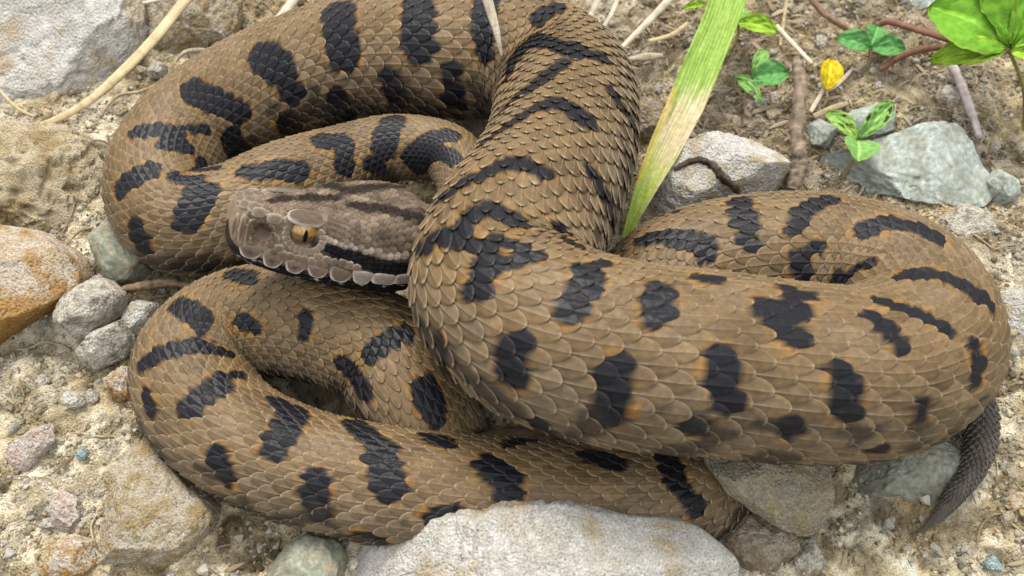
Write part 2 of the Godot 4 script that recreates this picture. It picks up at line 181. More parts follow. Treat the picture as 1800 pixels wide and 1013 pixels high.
# stems and straws: name, label, category, colour, knobbliness, then points and radii
const STALKS := [
	["straw", "long dry straw bending across the upper left boulder", "straw", Color(0.600, 0.470, 0.270), 0.00, [Vector3(-7.60, 2.20, -10.88), Vector3(-8.29, 2.00, -9.10), Vector3(-9.02, 1.73, -8.01), Vector3(-9.57, 1.55, -7.42), Vector3(-10.29, 1.37, -7.01), Vector3(-11.36, 1.25, -6.63), Vector3(-11.82, 1.24, -6.50)], [0.142, 0.129, 0.116, 0.090, 0.077, 0.077, 0.077]],
	["straw", "pale dry stem leaning on the top loop right of the tan stone", "straw", Color(0.660, 0.580, 0.440), 0.00, [Vector3(-5.15, 1.92, -11.17), Vector3(-5.71, 1.57, -10.30), Vector3(-6.46, 1.32, -9.49)], [0.124, 0.110, 0.055]],
	["straw", "pale pointed straw hanging over the middle of the top loop", "straw", Color(0.700, 0.600, 0.450), 0.00, [Vector3(-0.55, 4.60, -7.37), Vector3(-0.39, 4.13, -7.09), Vector3(-0.30, 3.86, -6.90), Vector3(-0.21, 3.46, -6.72)], [0.115, 0.092, 0.069, 0.017]],
	["straw", "thin straw at the top edge left of the broad grass blade", "straw", Color(0.660, 0.580, 0.440), 0.00, [Vector3(2.26, 1.45, -11.71), Vector3(1.93, 1.02, -11.14)], [0.086, 0.072]],
	["straw", "thin straw crossing the soil right of the top loop", "straw", Color(0.660, 0.580, 0.440), 0.00, [Vector3(4.05, 1.54, -11.47), Vector3(3.39, 1.20, -10.83), Vector3(2.58, 0.90, -10.01)], [0.099, 0.085, 0.056]],
	["straw", "short straw stub at the very top beside the vertical coil", "straw", Color(0.600, 0.470, 0.270), 0.00, [Vector3(1.85, 1.54, -11.52), Vector3(1.65, 1.13, -11.29)], [0.086, 0.057]],
	["straw", "fine straw pointing from the small clover to the soil", "straw", Color(0.660, 0.580, 0.440), 0.00, [Vector3(6.58, 1.10, -10.80), Vector3(7.35, 0.78, -9.73)], [0.063, 0.049]],
	["twig", "upright greyish twig between the white stone and the slate", "twig", Color(0.240, 0.185, 0.130), 0.30, [Vector3(6.67, 1.49, -9.01), Vector3(6.67, 1.35, -8.27), Vector3(6.44, 1.08, -7.13), Vector3(6.44, 0.78, -6.34), Vector3(6.22, 0.49, -5.74)], [0.117, 0.155, 0.155, 0.168, 0.155]],
	["twig", "dark crooked twig lying on the chalky white stone", "twig", Color(0.070, 0.050, 0.035), 0.30, [Vector3(3.52, 1.19, -5.70), Vector3(3.96, 1.35, -5.82), Vector3(4.28, 1.39, -5.66), Vector3(4.53, 1.27, -5.38), Vector3(4.90, 1.06, -5.16)], [0.049, 0.073, 0.073, 0.086, 0.086]],
	["twig", "pale lilac dead stem right of the slate slab", "twig", Color(0.550, 0.470, 0.440), 0.10, [Vector3(10.53, 1.11, -9.33), Vector3(10.66, 0.94, -8.24), Vector3(10.76, 0.68, -7.23)], [0.120, 0.107, 0.067]],
	["runner", "reddish runner arching up to the bright green leaves", "stem", Color(0.240, 0.120, 0.075), 0.05, [Vector3(8.85, 1.00, -9.25), Vector3(9.30, 1.41, -9.28), Vector3(9.86, 1.89, -8.95), Vector3(10.33, 2.44, -8.10), Vector3(10.79, 2.72, -7.82)], [0.078, 0.078, 0.078, 0.065, 0.065]],
	["runner", "red brown runner behind the trefoil leaf", "stem", Color(0.260, 0.130, 0.090), 0.05, [Vector3(8.89, 1.09, -10.66), Vector3(9.21, 1.38, -10.58), Vector3(9.60, 1.74, -9.81), Vector3(10.17, 2.27, -8.66), Vector3(10.81, 2.67, -7.88)], [0.080, 0.080, 0.080, 0.080, 0.067]],
	["twig", "brown stem at the upper right leaning from the top edge", "twig", Color(0.270, 0.170, 0.110), 0.10, [Vector3(7.43, 1.45, -11.60), Vector3(7.82, 1.22, -11.10), Vector3(8.38, 1.00, -10.82)], [0.085, 0.085, 0.071]],
	["twig", "short twig stub standing below the small clover leaves", "twig", Color(0.220, 0.170, 0.120), 0.30, [Vector3(5.59, 1.15, -8.30), Vector3(5.52, 0.88, -8.01), Vector3(5.46, 0.61, -7.63)], [0.093, 0.106, 0.119]],
	["straw", "thin stalk under the yellow leaf", "straw", Color(0.660, 0.580, 0.440), 0.00, [Vector3(7.44, 0.97, -8.71), Vector3(7.05, 0.64, -8.13)], [0.054, 0.054]],
	["straw", "flat dry straw end beside the white stone near the twig", "straw", Color(0.450, 0.350, 0.220), 0.00, [Vector3(7.03, 0.77, -7.84), Vector3(7.52, 0.83, -8.07), Vector3(7.91, 0.80, -8.27)], [0.067, 0.080, 0.053]],
	["root", "brown root lying between the two left bends", "root", Color(0.300, 0.200, 0.120), 0.15, [Vector3(-8.15, 0.38, -2.99), Vector3(-7.61, 0.48, -3.06), Vector3(-7.06, 0.44, -3.17), Vector3(-6.61, 0.34, -3.13)], [0.071, 0.094, 0.082, 0.059]],
	["root", "thin root winding over the soil above the left bend", "root", Color(0.420, 0.320, 0.200), 0.10, [Vector3(-9.70, 0.63, -8.00), Vector3(-9.42, 0.72, -8.60), Vector3(-8.85, 0.73, -8.79), Vector3(-8.28, 0.71, -9.27)], [0.041, 0.041, 0.041, 0.027]],
	["root", "curved pale root above the left bend beside the pebble", "root", Color(0.550, 0.450, 0.300), 0.10, [Vector3(-8.28, 0.74, -9.86), Vector3(-8.03, 0.90, -10.01), Vector3(-7.63, 0.91, -10.09), Vector3(-7.32, 0.76, -10.13)], [0.042, 0.056, 0.056, 0.042]],
	["straw", "dark sliver of straw in the upper left corner", "straw", Color(0.200, 0.140, 0.080), 0.00, [Vector3(-10.78, 1.86, -10.21), Vector3(-10.27, 1.99, -10.62)], [0.041, 0.055]],
	["straw", "thin straw lying across the tan stone at the top left", "straw", Color(0.660, 0.580, 0.440), 0.00, [Vector3(-8.82, 2.07, -10.39), Vector3(-8.13, 2.18, -10.47), Vector3(-7.53, 2.29, -10.65)], [0.041, 0.041, 0.041]],
	["straw", "bent thin straw on the soil left of the dry straw foot", "straw", Color(0.600, 0.470, 0.270), 0.00, [Vector3(-11.57, 1.62, -7.76), Vector3(-11.10, 1.49, -7.33), Vector3(-10.71, 1.38, -7.17)], [0.038, 0.038, 0.026]],
	["straw", "pale straw fibre beside the top edge right of the vertical coil", "straw", Color(0.660, 0.580, 0.440), 0.00, [Vector3(2.73, 1.36, -11.77), Vector3(2.50, 1.12, -11.23), Vector3(2.16, 0.89, -10.73)], [0.057, 0.057, 0.043]],
	["straw", "pale straw behind the broad grass blade near the top edge", "straw", Color(0.600, 0.470, 0.270), 0.00, [Vector3(4.40, 1.10, -10.91), Vector3(3.94, 1.03, -10.51), Vector3(3.39, 0.88, -10.48)], [0.057, 0.057, 0.042]],
	["straw", "flat straw flake between the top loop and the grass blade", "straw", Color(0.500, 0.420, 0.300), 0.00, [Vector3(2.78, 0.89, -9.75), Vector3(3.26, 0.94, -9.79), Vector3(3.70, 0.85, -9.95)], [0.042, 0.111, 0.056]],
	["straw", "slanted straw right of the yellow leaf", "straw", Color(0.660, 0.580, 0.440), 0.00, [Vector3(8.27, 0.87, -9.45), Vector3(7.75, 0.83, -8.87), Vector3(7.31, 0.77, -8.64)], [0.041, 0.055, 0.041]],
	["straw", "thin upright straw at the top edge right of the grass blade", "straw", Color(0.600, 0.470, 0.270), 0.00, [Vector3(6.88, 1.54, -11.47), Vector3(6.78, 1.10, -10.91), Vector3(6.65, 0.87, -10.32)], [0.042, 0.042, 0.028]],
]

# leaves: plant, base, tip, width, tint, holes, fold
const LEAVES := [
	[0, Vector3(8.62, 1.28, -9.71), Vector3(7.80, 1.49, -9.83), 0.55, 0, 0, 0.25],
	[0, Vector3(8.65, 1.28, -9.71), Vector3(9.40, 1.42, -9.53), 0.55, 0, 0, 0.25],
	[0, Vector3(8.63, 1.28, -9.75), Vector3(8.89, 1.52, -10.27), 0.60, 0, 0, 0.25],
	[1, Vector3(5.65, 1.08, -8.79), Vector3(6.53, 1.28, -8.83), 0.62, 0, 0, 0.25],
	[1, Vector3(5.70, 1.09, -8.94), Vector3(6.08, 1.38, -9.59), 0.35, 1, 0, 0.25],
	[1, Vector3(5.72, 1.08, -8.79), Vector3(5.22, 1.13, -8.87), 0.11, 1, 0, 0.25],
	[1, Vector3(5.37, 1.03, -8.84), Vector3(5.76, 1.13, -8.01), 0.32, 1, 0, 0.25],
	[2, Vector3(7.41, 0.96, -8.52), Vector3(7.56, 1.40, -9.18), 0.54, 3, 0, 0.35],
	[3, Vector3(7.67, 1.20, -6.61), Vector3(7.09, 1.39, -7.36), 0.43, 2, 2, 0.25],
	[3, Vector3(7.69, 1.20, -6.65), Vector3(8.59, 1.60, -7.47), 0.46, 1, 2, 0.25],
	[3, Vector3(7.68, 1.19, -6.58), Vector3(7.57, 1.21, -5.96), 0.80, 1, 0, 0.25],
	[4, Vector3(10.81, 2.72, -7.89), Vector3(9.25, 3.18, -8.86), 1.75, 4, 0, 0.25],
	[4, Vector3(10.84, 2.72, -7.89), Vector3(10.72, 3.45, -10.06), 1.51, 4, 0, 0.25],
	[4, Vector3(10.77, 2.72, -7.82), Vector3(9.24, 2.42, -7.90), 0.62, 5, 0, 0.25],
	[4, Vector3(10.85, 2.72, -7.85), Vector3(12.10, 3.30, -9.21), 1.37, 4, 0, 0.25],
	[4, Vector3(10.83, 2.72, -7.78), Vector3(11.67, 2.51, -7.66), 0.50, 5, 0, 0.25],
	[5, Vector3(5.57, 1.29, -10.66), Vector3(6.43, 1.46, -10.13), 0.50, 5, 0, 0.25],
	[5, Vector3(5.57, 1.29, -10.70), Vector3(5.79, 1.42, -11.13), 0.31, 1, 0, 0.25],
	[5, Vector3(4.85, 1.52, -11.09), Vector3(4.23, 1.42, -11.09), 0.20, 5, 0, 0.25],
]
const BLADE := [
	[Vector3(5.30, 2.50, -10.80), 0.89],
	[Vector3(4.86, 2.27, -9.57), 0.82],
	[Vector3(4.38, 2.05, -8.41), 0.84],
	[Vector3(3.86, 1.78, -7.19), 0.82],
	[Vector3(3.31, 1.46, -6.08), 0.69],
	[Vector3(2.86, 1.16, -5.18), 0.46],
	[Vector3(2.51, 0.82, -4.44), 0.21],
	[Vector3(2.27, 0.59, -3.92), 0.09],
]

const MOUNDS := [[-10.91, -6.51, 2.00, 1.60, 0.25], [-9.35, -0.78, 1.20, 1.00, -0.25], [-4.01, -0.78, 0.90, 0.70, -1.20], [-1.73, 0.20, 1.00, 0.60, -0.80], [9.85, -9.85, 2.50, 1.50, 0.15], [10.50, -4.09, 1.20, 1.50, 0.15], [5.25, -9.06, 1.00, 1.00, -0.20], [-8.83, -1.82, 0.80, 0.60, -0.30], [-4.86, 2.31, 0.50, 0.50, -0.25], [6.03, 1.45, 0.60, 0.60, -0.30]]


func lin(r: float, g: float, b: float) -> Color:
	return Color(r, g, b)

func numbered(called: String) -> String:
	if not taken.has(called):
		taken[called] = 0
		return called
	taken[called] += 1
	return "%s_%03d" % [called, taken[called]]

func thing(called: String, label: String, category: String, at: Vector3, group := "") -> Node3D:
	var o := Node3D.new()
	o.name = numbered(called)
	add_child(o, true)
	o.position = at * CM
	o.set_meta("label", label)
	o.set_meta("category", category)
	if group != "":
		o.set_meta("group", group)
	return o

# one named mesh: top-level when parent is null (its origin then stands at `origin`), else a part
func put(called: String, mesh: Mesh, mat: Material, parent: Node3D = null, at := Vector3.ZERO) -> MeshInstance3D:
	var o := MeshInstance3D.new()
	o.mesh = mesh
	o.material_override = mat
	if parent == null:
		o.name = numbered(called)
		add_child(o, true)
	else:
		o.name = called
		parent.add_child(o, true)
	o.position = at * CM
	return o

func tag(o: Node3D, label: String, category: String, group := "") -> void:
	o.set_meta("label", label)
	o.set_meta("category", category)
	if group != "":
		o.set_meta("group", group)

func noise(sd: int, freq: float, octaves := 1, kind := FastNoiseLite.TYPE_SIMPLEX_SMOOTH) -> FastNoiseLite:
	var f := FastNoiseLite.new()
	f.seed = sd
	f.frequency = freq
	f.noise_type = kind
	if octaves > 1:
		f.fractal_type = FastNoiseLite.FRACTAL_FBM
		f.fractal_octaves = octaves
	else:
		f.fractal_type = FastNoiseLite.FRACTAL_NONE
	return f

func grey_texture(sd: int, freq: float, oct: int, lo: float, hi: float, size := 512) -> ImageTexture:
	var im := noise(sd, freq, oct).get_seamless_image(size, size)
	im.convert(Image.FORMAT_RGB8)
	if lo > 0.0 or hi < 1.0:
		for y in size:
			for x in size:
				var q := lerpf(lo, hi, im.get_pixel(x, y).r)
				im.set_pixel(x, y, Color(q, q, q))
	return ImageTexture.create_from_image(im)

func normal_texture(sd: int, freq: float, oct: int, strength: float, size := 512) -> ImageTexture:
	var im := noise(sd, freq, oct).get_seamless_image(size, size)
	im.convert(Image.FORMAT_RGB8)
	im.bump_map_to_normal_map(strength)
	return ImageTexture.create_from_image(im)

# ---------------------------------------------------------------- snake body
var T_pos := PackedVector3Array()
var T_r := PackedFloat32Array()
var T_t := PackedVector3Array()
var T_n := PackedVector3Array()
var T_b := PackedVector3Array()
var T_s := PackedFloat32Array()
const STEP := 24

func catmull(a: float, b: float, c: float, d: float, t: float) -> float:
	return 0.5 * (2.0 * b + (c - a) * t + (2.0 * a - 5.0 * b + 4.0 * c - d) * t * t + (3.0 * b - a - 3.0 * c + d) * t * t * t)

func trace_body() -> void:
	var roll := PackedFloat32Array()
	var m := PATH.size()
	for i in m:
		var p0: Array = PATH[maxi(i - 1, 0)]
		var p1: Array = PATH[i]
		var p2: Array = PATH[mini(i + 1, m - 1)]
		var p3: Array = PATH[mini(i + 2, m - 1)]
		for k in (STEP if i < m - 1 else 1):
			var t := float(k) / STEP
			var q := []
			for e in 5:
				q.push_back(catmull(p0[e], p1[e], p2[e], p3[e], t))
			T_pos.push_back(Vector3(q[0], q[1], q[2]))
			T_r.push_back(q[3])
			roll.push_back(deg_to_rad(q[4]))
	var n := T_pos.size()
	var s := 0.0
	for k in n:
		if k > 0:
			s += T_pos[k].distance_to(T_pos[k - 1])
		T_s.push_back(s)
		var t := (T_pos[mini(k + 1, n - 1)] - T_pos[maxi(k - 1, 0)]).normalized()
		var up := (Vector3.UP - t * t.y).normalized()
		var b := t.cross(up)
		var nn := up * cos(roll[k]) + b * sin(roll[k])
		T_t.push_back(t)
		T_n.push_back(nn)
		T_b.push_back(t.cross(nn))

func index_at(s: float) -> float:
	var lo := 0
	var hi := T_s.size() - 1
	if s <= 0.0:
		return s / maxf(T_s[1], 1e-5)
	if s >= T_s[hi]:
		return hi
	while hi - lo > 1:
		var mid := (lo + hi) >> 1
		if T_s[mid] <= s:
			lo = mid
		else:
			hi = mid
	return lo + (s - T_s[lo]) / maxf(T_s[hi] - T_s[lo], 1e-6)

func radius_at(s: float) -> float:
	var f := clampf(index_at(s), 0.0, T_s.size() - 1.001)
	var k := int(f)
	return lerpf(T_r[k], T_r[k + 1], f - k)

# cross sections are a little flattened underneath
func squash(th: float) -> float:
	return 1.0 - 0.12 * clampf(-cos(th), 0.0, 1.0)

func skin(s: float, th: float, h: float) -> Vector3:
	var f := clampf(index_at(s), 0.0, T_s.size() - 1.001)
	var k := int(f)
	var q := f - k
	var r := lerpf(T_r[k], T_r[k + 1], q) * squash(th) + h
	return T_pos[k].lerp(T_pos[k + 1], q) + (T_n[k].lerp(T_n[k + 1], q) * cos(th) + T_b[k].lerp(T_b[k + 1], q) * sin(th)) * r

func skin_dir(s: float, th: float) -> Vector3:
	var k := clampi(int(index_at(s)), 0, T_s.size() - 1)
	return (T_n[k] * cos(th) + T_b[k] * sin(th)).normalized()

var marks_by_cell := {}
func sort_marks() -> void:
	for m in MARKS:
		var lo := int(floor((minf(m[0], m[2]) - m[4] - 0.5) * 2.0))
		var hi := int(floor((maxf(m[0], m[2]) + m[4] + 0.5) * 2.0))
		for k in range(lo, hi + 1):
			if not marks_by_cell.has(k):
				marks_by_cell[k] = []
			marks_by_cell[k].push_back(m)

# distance in cm from a point of the skin to the edge of the nearest dark bar (below 0 inside)
func bar_distance(s: float, th: float, r: float) -> float:
	var best := 9.0
	var st := stretch_at(s, th, r)
	for m: Array in marks_by_cell.get(int(floor(s * 2.0)), []):
		var ax: float = m[0]
		var ay: float = m[1] * r
		var d := Vector2((m[2] - ax) * st, m[3] * r - ay)
		var p := Vector2((s - ax) * st, th * r - ay)
		var l := d.length_squared()
		var t := 0.0 if l < 1e-6 else clampf(p.dot(d) / l, 0.0, 1.0)
		best = minf(best, (p - d * t).length() - m[4] - 0.085)
	return best

# how far the skin at this angle stretches (outside of a bend) or crowds (inside)
func stretch_at(s: float, th: float, r: float) -> float:
	var f := index_at(s)
	var a := clampi(int(f) - 6, 0, T_s.size() - 1)
	var b := clampi(int(f) + 6, 0, T_s.size() - 1)
	var k := (T_t[b] - T_t[a]) / maxf(T_s[b] - T_s[a], 0.05)
	var c := clampi(int(f), 0, T_s.size() - 1)
	return clampf(1.0 - k.dot(T_n[c] * cos(th) + T_b[c] * sin(th)) * r, 0.3, 2.6)

var N_edge := FastNoiseLite.new()
var N_tone := FastNoiseLite.new()
const BROWN := Color(0.170, 0.111, 0.053)
const FLANK := Color(0.152, 0.109, 0.067)
const ORANGE := Color(0.30, 0.145, 0.022)
const BLACK := Color(0.010, 0.010, 0.0125)
const RIM := Color(0.40, 0.31, 0.20)

func scale_colour(s: float, th: float, r: float, tone: float, rim: float, keel: float, d_mid: float, rust: float) -> Color:
	var a := absf(th)
	var c := BROWN.lerp(FLANK, smoothstep(0.6, 1.6, a)) * tone
	var dust := N_tone.get_noise_2d(s * 0.9 + 20.0, th * r * 0.9)
	c = c.lerp(Color(0.20, 0.17, 0.13), 0.16 * smoothstep(0.1, 0.5, dust))
	c = c * (1.0 - 0.22 * smoothstep(0.05, 0.5, -dust))
	c.a = 1.0
	var w := N_edge.get_noise_2d(s * 40.0, th * r * 90.0) * 0.05 + N_edge.get_noise_2d(s * 8.0 + 50.0, th * r * 8.0) * 0.05
	var d := lerpf(bar_distance(s, th, r), d_mid, 0.33) + w * 0.6
	c = c.lerp(ORANGE * tone, smoothstep(0.10, 0.0, d) * rust)
	c = c.lerp(RIM, rim * 0.62 + keel * (0.5 + 0.3 * smoothstep(0.7, 1.3, a)))
	var blk := smoothstep(0.012, -0.012, d)
	c = c.lerp(BLACK.lerp(RIM, rim * 0.10 + keel * 0.06), blk)
	var tail := smoothstep(T_s[T_s.size() - 1] - 4.2, T_s[T_s.size() - 1] - 3.2, s)
	c = c.lerp(Color(0.082, 0.070, 0.058).lerp(Color(0.22, 0.187, 0.15), rim * 0.6 + 0.25 * N_tone.get_noise_2d(s * 3.0, th * 2.0)), tail)
	if a > 1.3 and tail < 0.5:
		var g := smoothstep(0.0, 0.4, N_tone.get_noise_2d(s * 1.5, th * r * 1.5) * 1.6 + (a - 1.45) * 0.6)
		c = c.lerp(Color(0.03, 0.025, 0.022).lerp(RIM, rim * 0.5), g * 0.8)
	return c

const SV := [0.0, 0.24, 0.48, 0.68, 0.83, 0.93, 0.985, 1.0]
const SU := [-1.0, -0.9, -0.5, -0.07, 0.0, 0.07, 0.5, 0.9, 1.0]

# one overlapping keeled scale, rooted at s0 and pointing towards the tail
func add_scale(b: Buf, s0: float, th: float, length: float, half: float, r: float, rng: RandomNumberGenerator, keel := 1.0, lift := 1.0) -> void:
	var pts := PackedVector3Array()
	var cols := PackedColorArray()
	var uvs := PackedVector2Array()
	var tone := rng.randf_range(0.78, 1.18)
	var tilt := rng.randf_range(-0.05, 0.05)
	var up := lift * rng.randf_range(0.75, 1.2) * (0.8 if s0 > 28.0 and s0 < 44.0 else 1.0)
	var ou := Vector2(rng.randf(), rng.randf())
	var d_mid := bar_distance(s0 + length * 0.62, th, r)
	var rust := rng.randf_range(0.05, 0.85)
	for j in SV.size():
		var v: float = SV[j]
		var f := 1.0
		if v < 0.4:
			f = 0.72 + 0.28 * sin(v / 0.4 * PI * 0.5)
		else:
			f = pow(maxf(0.0, 1.0 - pow((v - 0.4) / 0.6, 2.5)), 0.55)
		for i in SU.size():
			var u: float = SU[i]
			var s := s0 + v * length
			var t := th + (u * f * half + tilt * v * half) / r
			var h := half * up * (-0.24 + 0.48 * v - 0.09 * u * u * f)
			var e := maxf(absf(u) if v < 0.97 else 1.0, v)
			if absf(u) > 0.95 or v > 0.99:
				h -= half * 0.10 * up
			var kk := (1.0 if i == 4 else 0.0) * keel * (1.0 - v * v * 0.6)
			h += half * 0.12 * kk
			pts.push_back(skin(s, t, h))
			var rim := 1.0 if (absf(u) > 0.95 or v > 0.98) and v > 0.3 else 0.0
			cols.push_back(scale_colour(s, t, r, tone * (0.94 + 0.1 * v), rim, kk, d_mid, rust))
			uvs.push_back(ou + Vector2(u * f * half, v * length) * 0.4)
	b.grid(pts, SU.size(), SV.size(), cols, uvs, skin_dir(s0 + length * 0.5, th))

# length of the scales along the body, in radii
func scale_length(s: float) -> float:
	var q := lerpf(0.36, 0.33, smoothstep(4.0, 8.0, s))
	q = lerpf(q, 0.30, smoothstep(18.5, 21.0, s))
	q = lerpf(q, 0.385, smoothstep(26.0, 30.0, s))
	q = lerpf(q, 0.34, smoothstep(35.0, 38.0, s))
	return lerpf(q, 0.385, smoothstep(43.0, 47.0, s))

func bend_at(s: float) -> float:
	var a := clampi(int(index_at(s - 0.5)), 0, T_s.size() - 1)
	var b := clampi(int(index_at(s + 0.5)), 0, T_s.size() - 1)
	return T_t[a].angle_to(T_t[b]) / maxf(T_s[b] - T_s[a], 0.2)

func build_snake() -> void:
	sort_marks()
	N_edge = noise(5, 0.05)
	N_tone = noise(9, 0.6, 2)
	var rng := RandomNumberGenerator.new()
	rng.seed = 11
	var snake := thing("viper", "brown viper with black crossbars lying coiled on stony ground", "snake", Vector3(0, 0, 0))
	# the body itself: one closed tapering skin
	var body := Buf.new()
	var ring := 61
	var pts := PackedVector3Array()
	var cols := PackedColorArray()
	var uvs := PackedVector2Array()
	N_head = noise(41, 1.0, 2)
	var rows := head_rings(ring, pts, cols, uvs)
	for k in range(0, T_s.size(), 3):
		rows += 1
		for i in ring:
			var th := (float(i) / (ring - 1) * 2.0 - 1.0) * PI
			pts.push_back(skin(T_s[k], th, -0.02 * T_r[k]))
			cols.push_back(Color(0.10, 0.072, 0.045))
			uvs.push_back(Vector2(th, T_s[k]) * 0.3)
	body.grid(pts, ring, rows, cols, uvs, Vector3.ZERO, true)
	put("body", body.mesh(), M.scale, snake)
	build_head(snake)
	# rows of scales over the back and flanks, broad plates under the belly
	var half_rows := 16
	var angle := []
	var pitch := []
	var total := 0.0
	for j in half_rows + 1:
		pitch.push_back(1.0 + 0.75 * pow(float(j) / half_rows, 1.6))
	for j in half_rows:
		total += (pitch[j] + pitch[j + 1]) * 0.5
	var unit := deg_to_rad(138.0) / total
	var acc := 0.0
	angle.push_back(0.0)
	for j in half_rows:
		acc += (pitch[j] + pitch[j + 1]) * 0.5 * unit
		angle.push_back(acc)

	var cam_at := CAMERA_AT
	var all := Buf.new()
	var best := []
	var s := 0.05
	var i := 0
	while s < T_s[T_s.size() - 1] - 0.25:
		var r := radius_at(s)
		var pitch_s := maxf(scale_length(s) * r / (1.0 + 0.9 * r * bend_at(s)), 0.16)
		for j in range(-half_rows - 1, half_rows + 1):
			if j == -half_rows - 1:
				if s < 0.6:
					continue
				add_scale(all, s, PI, pitch_s * 1.5, deg_to_rad(44.0) * r, r, rng, 0.0, 0.15)
				continue
			if r < 0.5 and absi(j) % 2 == 1:
				continue
			if s < 0.45 and absi(j) > 10:
				continue
			var odd := absi(j) % 2 == 1 if r >= 0.5 else absi(j) % 4 == 2
			var half: float = pitch[absi(j)] * unit * r * 0.93 * (2.0 if r < 0.5 else 1.0)
			var s0 := s + (pitch_s * 0.5 if odd else 0.0) + rng.randf_range(-0.05, 0.05) * pitch_s
			var th: float = angle[absi(j)] * signf(j)
			var mid := s0 + pitch_s * 0.8
			var p := skin(mid, th, 0.0)
			var d := skin_dir(mid, th)
			var to := cam_at - p
			var score := 0.0
			if mid > 20.0 and mid < 37.5:
				score = half * pitch_s * d.dot(to.normalized()) / to.length_squared()
			if score > 0.0:
				best.push_back([score, s0, th, pitch_s * 1.55, half, r])
			else:
				add_scale(all, s0, th, pitch_s * 1.55, half, r, rng, 1.0, 1.0 if r > 0.5 else 2.2)
		s += pitch_s
		i += 1
	best.sort_custom(func(a, b): return a[0] > b[0])
	for k in best.size():
		var q: Array = best[k]
		if k < 300:
			var one := Buf.new()
			add_scale(one, q[1], q[2], q[3], q[4], q[5], rng)
			var o := skin(q[1], q[2], 0.0)
			put("scale", one.mesh(o), M.scale, snake, o)
		else:
			add_scale(all, q[1], q[2], q[3], q[4], q[5], rng)
	var rest := put("scales", all.mesh(), M.scale, snake)
	rest.set_meta("kind", "stuff")
	print("scales done ", all.v.size(), " best ", best.size())


# ---------------------------------------------------------------- ground
const GX0 := -14.0
const GZ0 := -17.5
const GC := 0.05
const GNX := 564
const GNZ := 480
var cap := PackedFloat32Array()
var G1 := FastNoiseLite.new()
var G2 := FastNoiseLite.new()
var G3 := FastNoiseLite.new()
var G4 := FastNoiseLite.new()
var G5 := FastNoiseLite.new()
var C1 := FastNoiseLite.new()
var C2 := FastNoiseLite.new()
var V1 := FastNoiseLite.new()
var V2 := FastNoiseLite.new()

func stamp_cap(at: Vector3, r: float) -> void:
	var x0 := int((at.x - r - GX0) / GC)
	var x1 := int((at.x + r - GX0) / GC) + 1
	var z0 := int((at.z - r - GZ0) / GC)
	var z1 := int((at.z + r - GZ0) / GC) + 1
	for iz in range(maxi(z0, 0), mini(z1, GNZ - 1) + 1):
		for ix in range(maxi(x0, 0), mini(x1, GNX - 1) + 1):
			var dx := GX0 + ix * GC - at.x
			var dz := GZ0 + iz * GC - at.z
			var q := r * r - dx * dx - dz * dz
			if q > 0.0:
				var y := at.y - sqrt(q) * 0.9
				if y < cap[iz * GNX + ix]:
					cap[iz * GNX + ix] = y

func bump(x: float, z: float, cx: float, cz: float, rx: float, rz: float) -> float:
	var q := (x - cx) * (x - cx) / (rx * rx) + (z - cz) * (z - cz) / (rz * rz)
	return exp(-q)

func ground_height(x: float, z: float) -> float:
	var zz := clampf(z, -60.0, 40.0)
	var y := -0.06 * zz - 0.05
	y += G1.get_noise_2d(x, z) * 0.28
	y += absf(G2.get_noise_2d(x, z)) * 0.22 - 0.06
	y += G3.get_noise_2d(x, z) * 0.11
	y += G4.get_noise_2d(x, z) * 0.03
	var crumb := smoothstep(-0.35, 0.25, G5.get_noise_2d(x * 0.8 + 11.0, z * 0.8))
	y += (minf(1.0, (C1.get_noise_2d(x, z) + 1.0) * 1.6) - 0.6) * 0.13 * crumb
	y += (minf(1.0, (C2.get_noise_2d(x, z) + 1.0) * 1.8) - 0.6) * 0.075 * (0.45 + 0.55 * crumb)
	for m: Array in MOUNDS:
		y += m[4] * bump(x, z, m[0], m[1], m[2], m[3])
	var ix := roundi((x - GX0) / GC)
	var iz := roundi((z - GZ0) / GC)
	if ix >= 0 and iz >= 0 and ix < GNX and iz < GNZ:
		y = minf(y, cap[iz * GNX + ix])
	return y

func ground_colour(x: float, z: float) -> Color:
	var a := G5.get_noise_2d(x, z)
	var b := G3.get_noise_2d(x + 40.0, z)
	var c := Color(0.47, 0.38, 0.23).lerp(Color(0.66, 0.585, 0.43), smoothstep(-0.25, 0.45, a + b * 0.5))
	c = c.lerp(Color(0.22, 0.15, 0.08), smoothstep(0.25, 0.7, G2.get_noise_2d(x + 90.0, z) + 0.5 * G5.get_noise_2d(x + 30.0, z * 1.2)) * 0.6)
	c = c.lerp(Color(0.42, 0.29, 0.14), smoothstep(0.3, 0.6, G5.get_noise_2d(z + 70.0, x)) * 0.5)
	# crumbly soil behind the snake holds more humus
	var humus := smoothstep(0.0, 2.5, x - 1.5) * smoothstep(-3.5, -6.0, z)
	c = c.lerp(Color(0.17, 0.12, 0.075), humus * 0.6 * smoothstep(-0.5, 0.4, a))
	c = c * (1.0 + 0.30 * V1.get_noise_2d(x, z) + 0.32 * V2.get_noise_2d(x, z))
	c.a = 1.0
	return c * (1.0 + b * 0.25 + G4.get_noise_2d(x, z) * 0.25)

